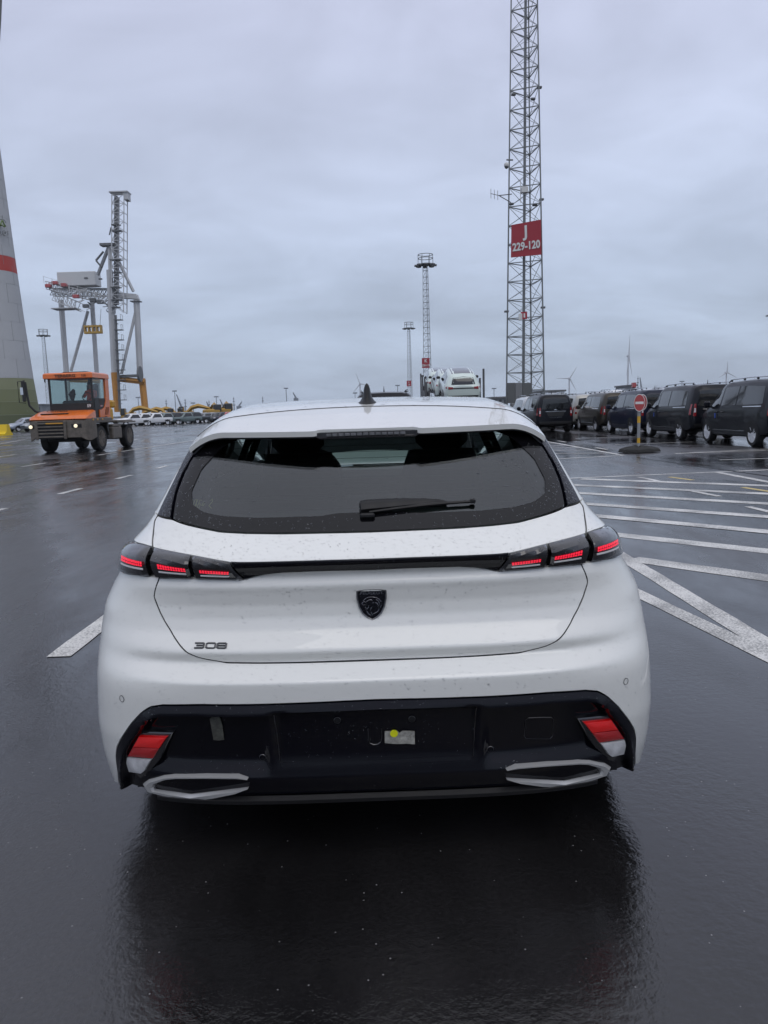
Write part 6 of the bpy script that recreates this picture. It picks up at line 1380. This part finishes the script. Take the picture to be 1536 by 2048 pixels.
# ---- excavators parked behind the far row
mat('excavator_yellow', (.42, .25, .045), .5, var=.1, vscale=1); mat('cab_dark', (.03, .035, .04), .3)
def make_excavator():
    r_ = empty('excavator', (0, 0, 0))
    b = MB(); b.box((0, 0, 1.75), (2.8, 3.0, 1.3), bev=.25); b.build('upper_body', 'excavator_yellow', r_, ang=30)
    for s_ in (-1, 1): b = MB(); b.box((s_*1.25, 0, .55), (.6, 4.2, 1.05), bev=.4); b.build('track', 'cab_dark', r_, ang=30)
    b = MB(); b.box((-.85, -.9, 2.55), (1.0, 1.5, 1.5), bev=.15); b.build('cab', 'cab_dark', r_, ang=30)
    for s_ in (-1.36, -.34): b = MB(); b.bar((s_, -1.66, 1.9), (s_, -1.6, 3.3), .06, 4); b.build('cab_post', 'excavator_yellow', r_)
    pts = [(.25, -1.2, 1.9), (1.4, -1.4, 3.0), (2.8, -1.5, 3.35), (4.2, -1.5, 3.0), (6.4, -1.5, 2.3)]
    b = MB(); b.tube(pts, [.35, .45, .48, .36, .25], 4); b.build('boom', 'excavator_yellow', r_)
    b = MB(); b.tube([(6.4, -1.5, 2.3), (6.9, -1.5, 1.4), (6.2, -1.5, .9)], [.25, .22, .2], 6); b.build('stick', 'excavator_yellow', r_)
    return r_
xp = make_excavator(); EG = 'yellow excavators behind the far row'
for k, (u, y, rz, sc_, lb) in enumerate(((258, 150, 5, .92, 'yellow excavator with its long boom above the white pickups'), (332, 152, 175, .85, 'yellow excavator above the fourth pickup, only its dark cab showing'), (352, 154, 178, .85, 'yellow excavator right of the first pair, dark cab over the grey pickups'), (374, 158, 5, .95, 'yellow excavator with its boom over the last pickup and the blue car'), (424, 152, 120, 1.0, 'yellow excavator with tall dark cab over the navy car'), (446, 154, 115, 1.05, 'yellow excavator nearest the white hatchback roof'))):
    o = xp if k == 0 else copy_tree(xp); p = pix(u, 835, y); o.location = (p.x, y, 0); o.rotation_euler = (0, 0, R(rz)); o.scale = (sc_, sc_, sc_); tag(o, lb, 'excavator', EG)
# ---- far skyline: lamp posts, slim masts, harbour cranes
mat('far_steel', (.20, .225, .26), .7)
def lamp_post(u, vt, y, label, arm=True):
    t_ = pix(u, vt, y); r_ = empty('lamp_post', (t_.x, y, 0), 0, label, 'lamp post', 'far lamp posts'); b = MB(); b.bar((0, 0, 0), (0, 0, t_.z), y*.00065, 5, y*.0004); b.build('pole', 'far_steel', r_)
    if arm:
        b = MB(); b.box((0, 0, t_.z), (y*.0058, y*.002, y*.0014), bev=.05); b.build('lamp_head', 'far_steel', r_)
for i, (u, vt, y, lb) in enumerate(((349, 782, 420, 'lamp post above the dark grey pickup, taller of the left group'), (432.5, 793.5, 520, 'lamp post just left of the white hatchback roof edge'), (572, 776.5, 430, 'lamp post over the left half of the hatchback roof'), (386, 806, 700, 'tiny lamp post above the blue car'), (276, 795, 500, 'thin lamp post right of the orange crane portal'), (795, 771, 480, 'lamp post between the antenna and the shorter mast'), (988, 777, 420, 'lamp post left of the J mast foot'), (1364, 763, 600, 'small lamp post over the roof of the navy van'), (710, 786, 700, 'tiny lamp post left of the roof antenna'))): lamp_post(u, vt, y, lb)
def slim_mast(u, vt, y, label):
    t_ = pix(u, vt, y); r_ = empty('radio_mast', (t_.x, y, 0), 0, label, 'mast', 'far slim masts'); b = MB(); b.bar((0, 0, 0), (0, 0, t_.z), y*.0012, 4, y*.0003); b.build('pole', 'far_steel', r_)
    for k in (.55, .75, .9): b = MB(); b.box((0, 0, t_.z*k), (y*.0045*(1.3-k), y*.001, y*.0012)); b.build('antenna_panel', 'far_steel', r_)
for (u, vt, lb) in ((332, 799, 'slim mast left of the lamp post over the pickups'), (370, 797, 'slim mast right of the harbour crane over the pickups'), (418, 801, 'slim mast left of the lamp post by the hatchback roof'), (467, 794, 'slim mast beside the slope of the hatchback roof'), (525, 793, 'slim mast over the left shoulder of the hatchback roof'), (1276, 752, 'slim mast right of the largest far turbine')): slim_mast(u, vt, 800, lb)
def harbour_crane(u, v0, u2, v2, y, label):
    p, q = pix(u, v0, y), pix(u2, v2, y); r_ = empty('harbour_crane', (p.x, y, 0), 0, label, 'crane', 'far harbour cranes'); b = MB(); b.box((0, 0, p.z/2), (y*.006, y*.004, p.z)); b.build('cabin_tower', 'far_steel', r_, smooth=False)
    b = MB(); b.bar((0, 0, p.z), (q.x-p.x, 0, q.z), y*.0016, 4, y*.0007); b.build('jib', 'far_steel', r_)
for a in ((363, 814, 353, 789, 600, 'far harbour crane with steep jib right of the tall lamp post'), (418, 815, 413, 803, 800, 'far harbour crane with jib above the yellow excavators, left one'), (447, 814, 440, 799, 800, 'far harbour crane with jib beside the hatchback roof'), (478, 812, 484, 803, 800, 'tiny far harbour crane low beside the hatchback roof'), (592, 796, 586, 785, 800, 'tiny far harbour crane over the middle left of the roof'), (1284, 786, 1280, 755, 900, 'far harbour crane with steep jib over the van roofs')): harbour_crane(*a)
# ---- low far buildings
def building(u0, u1, vt, y, m, label, win=0, roof=None):
    a, c_ = pix(u0, vt, y), pix(u1, vt, y); r_ = empty('industrial_building', ((a.x+c_.x)/2, y, 0), 0, label, 'building'); h = (a.z+c_.z)/2; w_ = abs(c_.x-a.x)
    b = MB(); b.box((0, 10, h/2), (w_, 20, h)); b.build('wall', m, r_, smooth=False); b = MB(); b.box((0, 10, h+.3), (w_+1, 21, .6)); b.build('roof', 'crane_dark', r_, smooth=False)
    for k in range(win): b = MB(); b.box((-w_/2+w_*(k+.5)/win, -.1, h*.72), (w_/win*.5, .3, h*.36)); b.build('window', 'cab_dark', r_, smooth=False)
mat('shed_pale', (.40, .41, .41), .7); mat('shed_grey', (.22, .235, .25), .7)
building(1084, 1129, 783.5, 260, 'shed_pale', 'pale flat building with a row of dark openings right of the J mast', 9)
building(985, 1016, 797, 240, 'shed_grey', 'low grey shed at the left foot of the J mast', 3)
building(1130, 1180, 790, 420, 'shed_grey', 'low grey hall behind the dark vans', 4)
building(1263, 1272, 772, 300, 'shed_grey', 'small red-topped chimney block above the van roofs', 1); 
b = MB(); p = pix(1267.5, 770, 299); b.box((0, 0, 0), (1.5, 1.5, 1.8)); o = b.build('chimney_pot', 'paint_red'); o.location = (p.x, p.y, p.z); tag(o, 'red block on top of the far chimney', 'chimney')
building(60, 82, 811, 320, 'shed_grey', 'low dark shed between the turbine base and the tractor', 2)
building(500, 985, 812, 1400, 'shed_grey', 'long low dark strip of warehouses on the horizon', 14)
building(90, 500, 832, 900, 'shed_grey', 'long low warehouses on the horizon behind the excavators', 12)
building(1180, 1536, 797, 900, 'shed_grey', 'long low warehouses on the horizon behind the vans', 10)
# ---- damp haze over the terminal
mh_ = bpy.data.materials.new('haze'); mh_.use_nodes = True; t = mh_.node_tree; t.nodes.clear(); o_ = t.nodes.new('ShaderNodeOutputMaterial'); v_ = t.nodes.new('ShaderNodeVolumePrincipled'); v_.inputs['Density'].default_value = .00016; v_.inputs['Color'].default_value = (.90, .95, 1, 1); t.links.new(v_.outputs[0], o_.inputs['Volume']); M['haze'] = mh_

hz_box = MB(); hz_box.box((0, 1150, 55), (5040, 2740, 112)); o = hz_box.build('haze', 'haze', smooth=False); tag(o, kind='stuff')
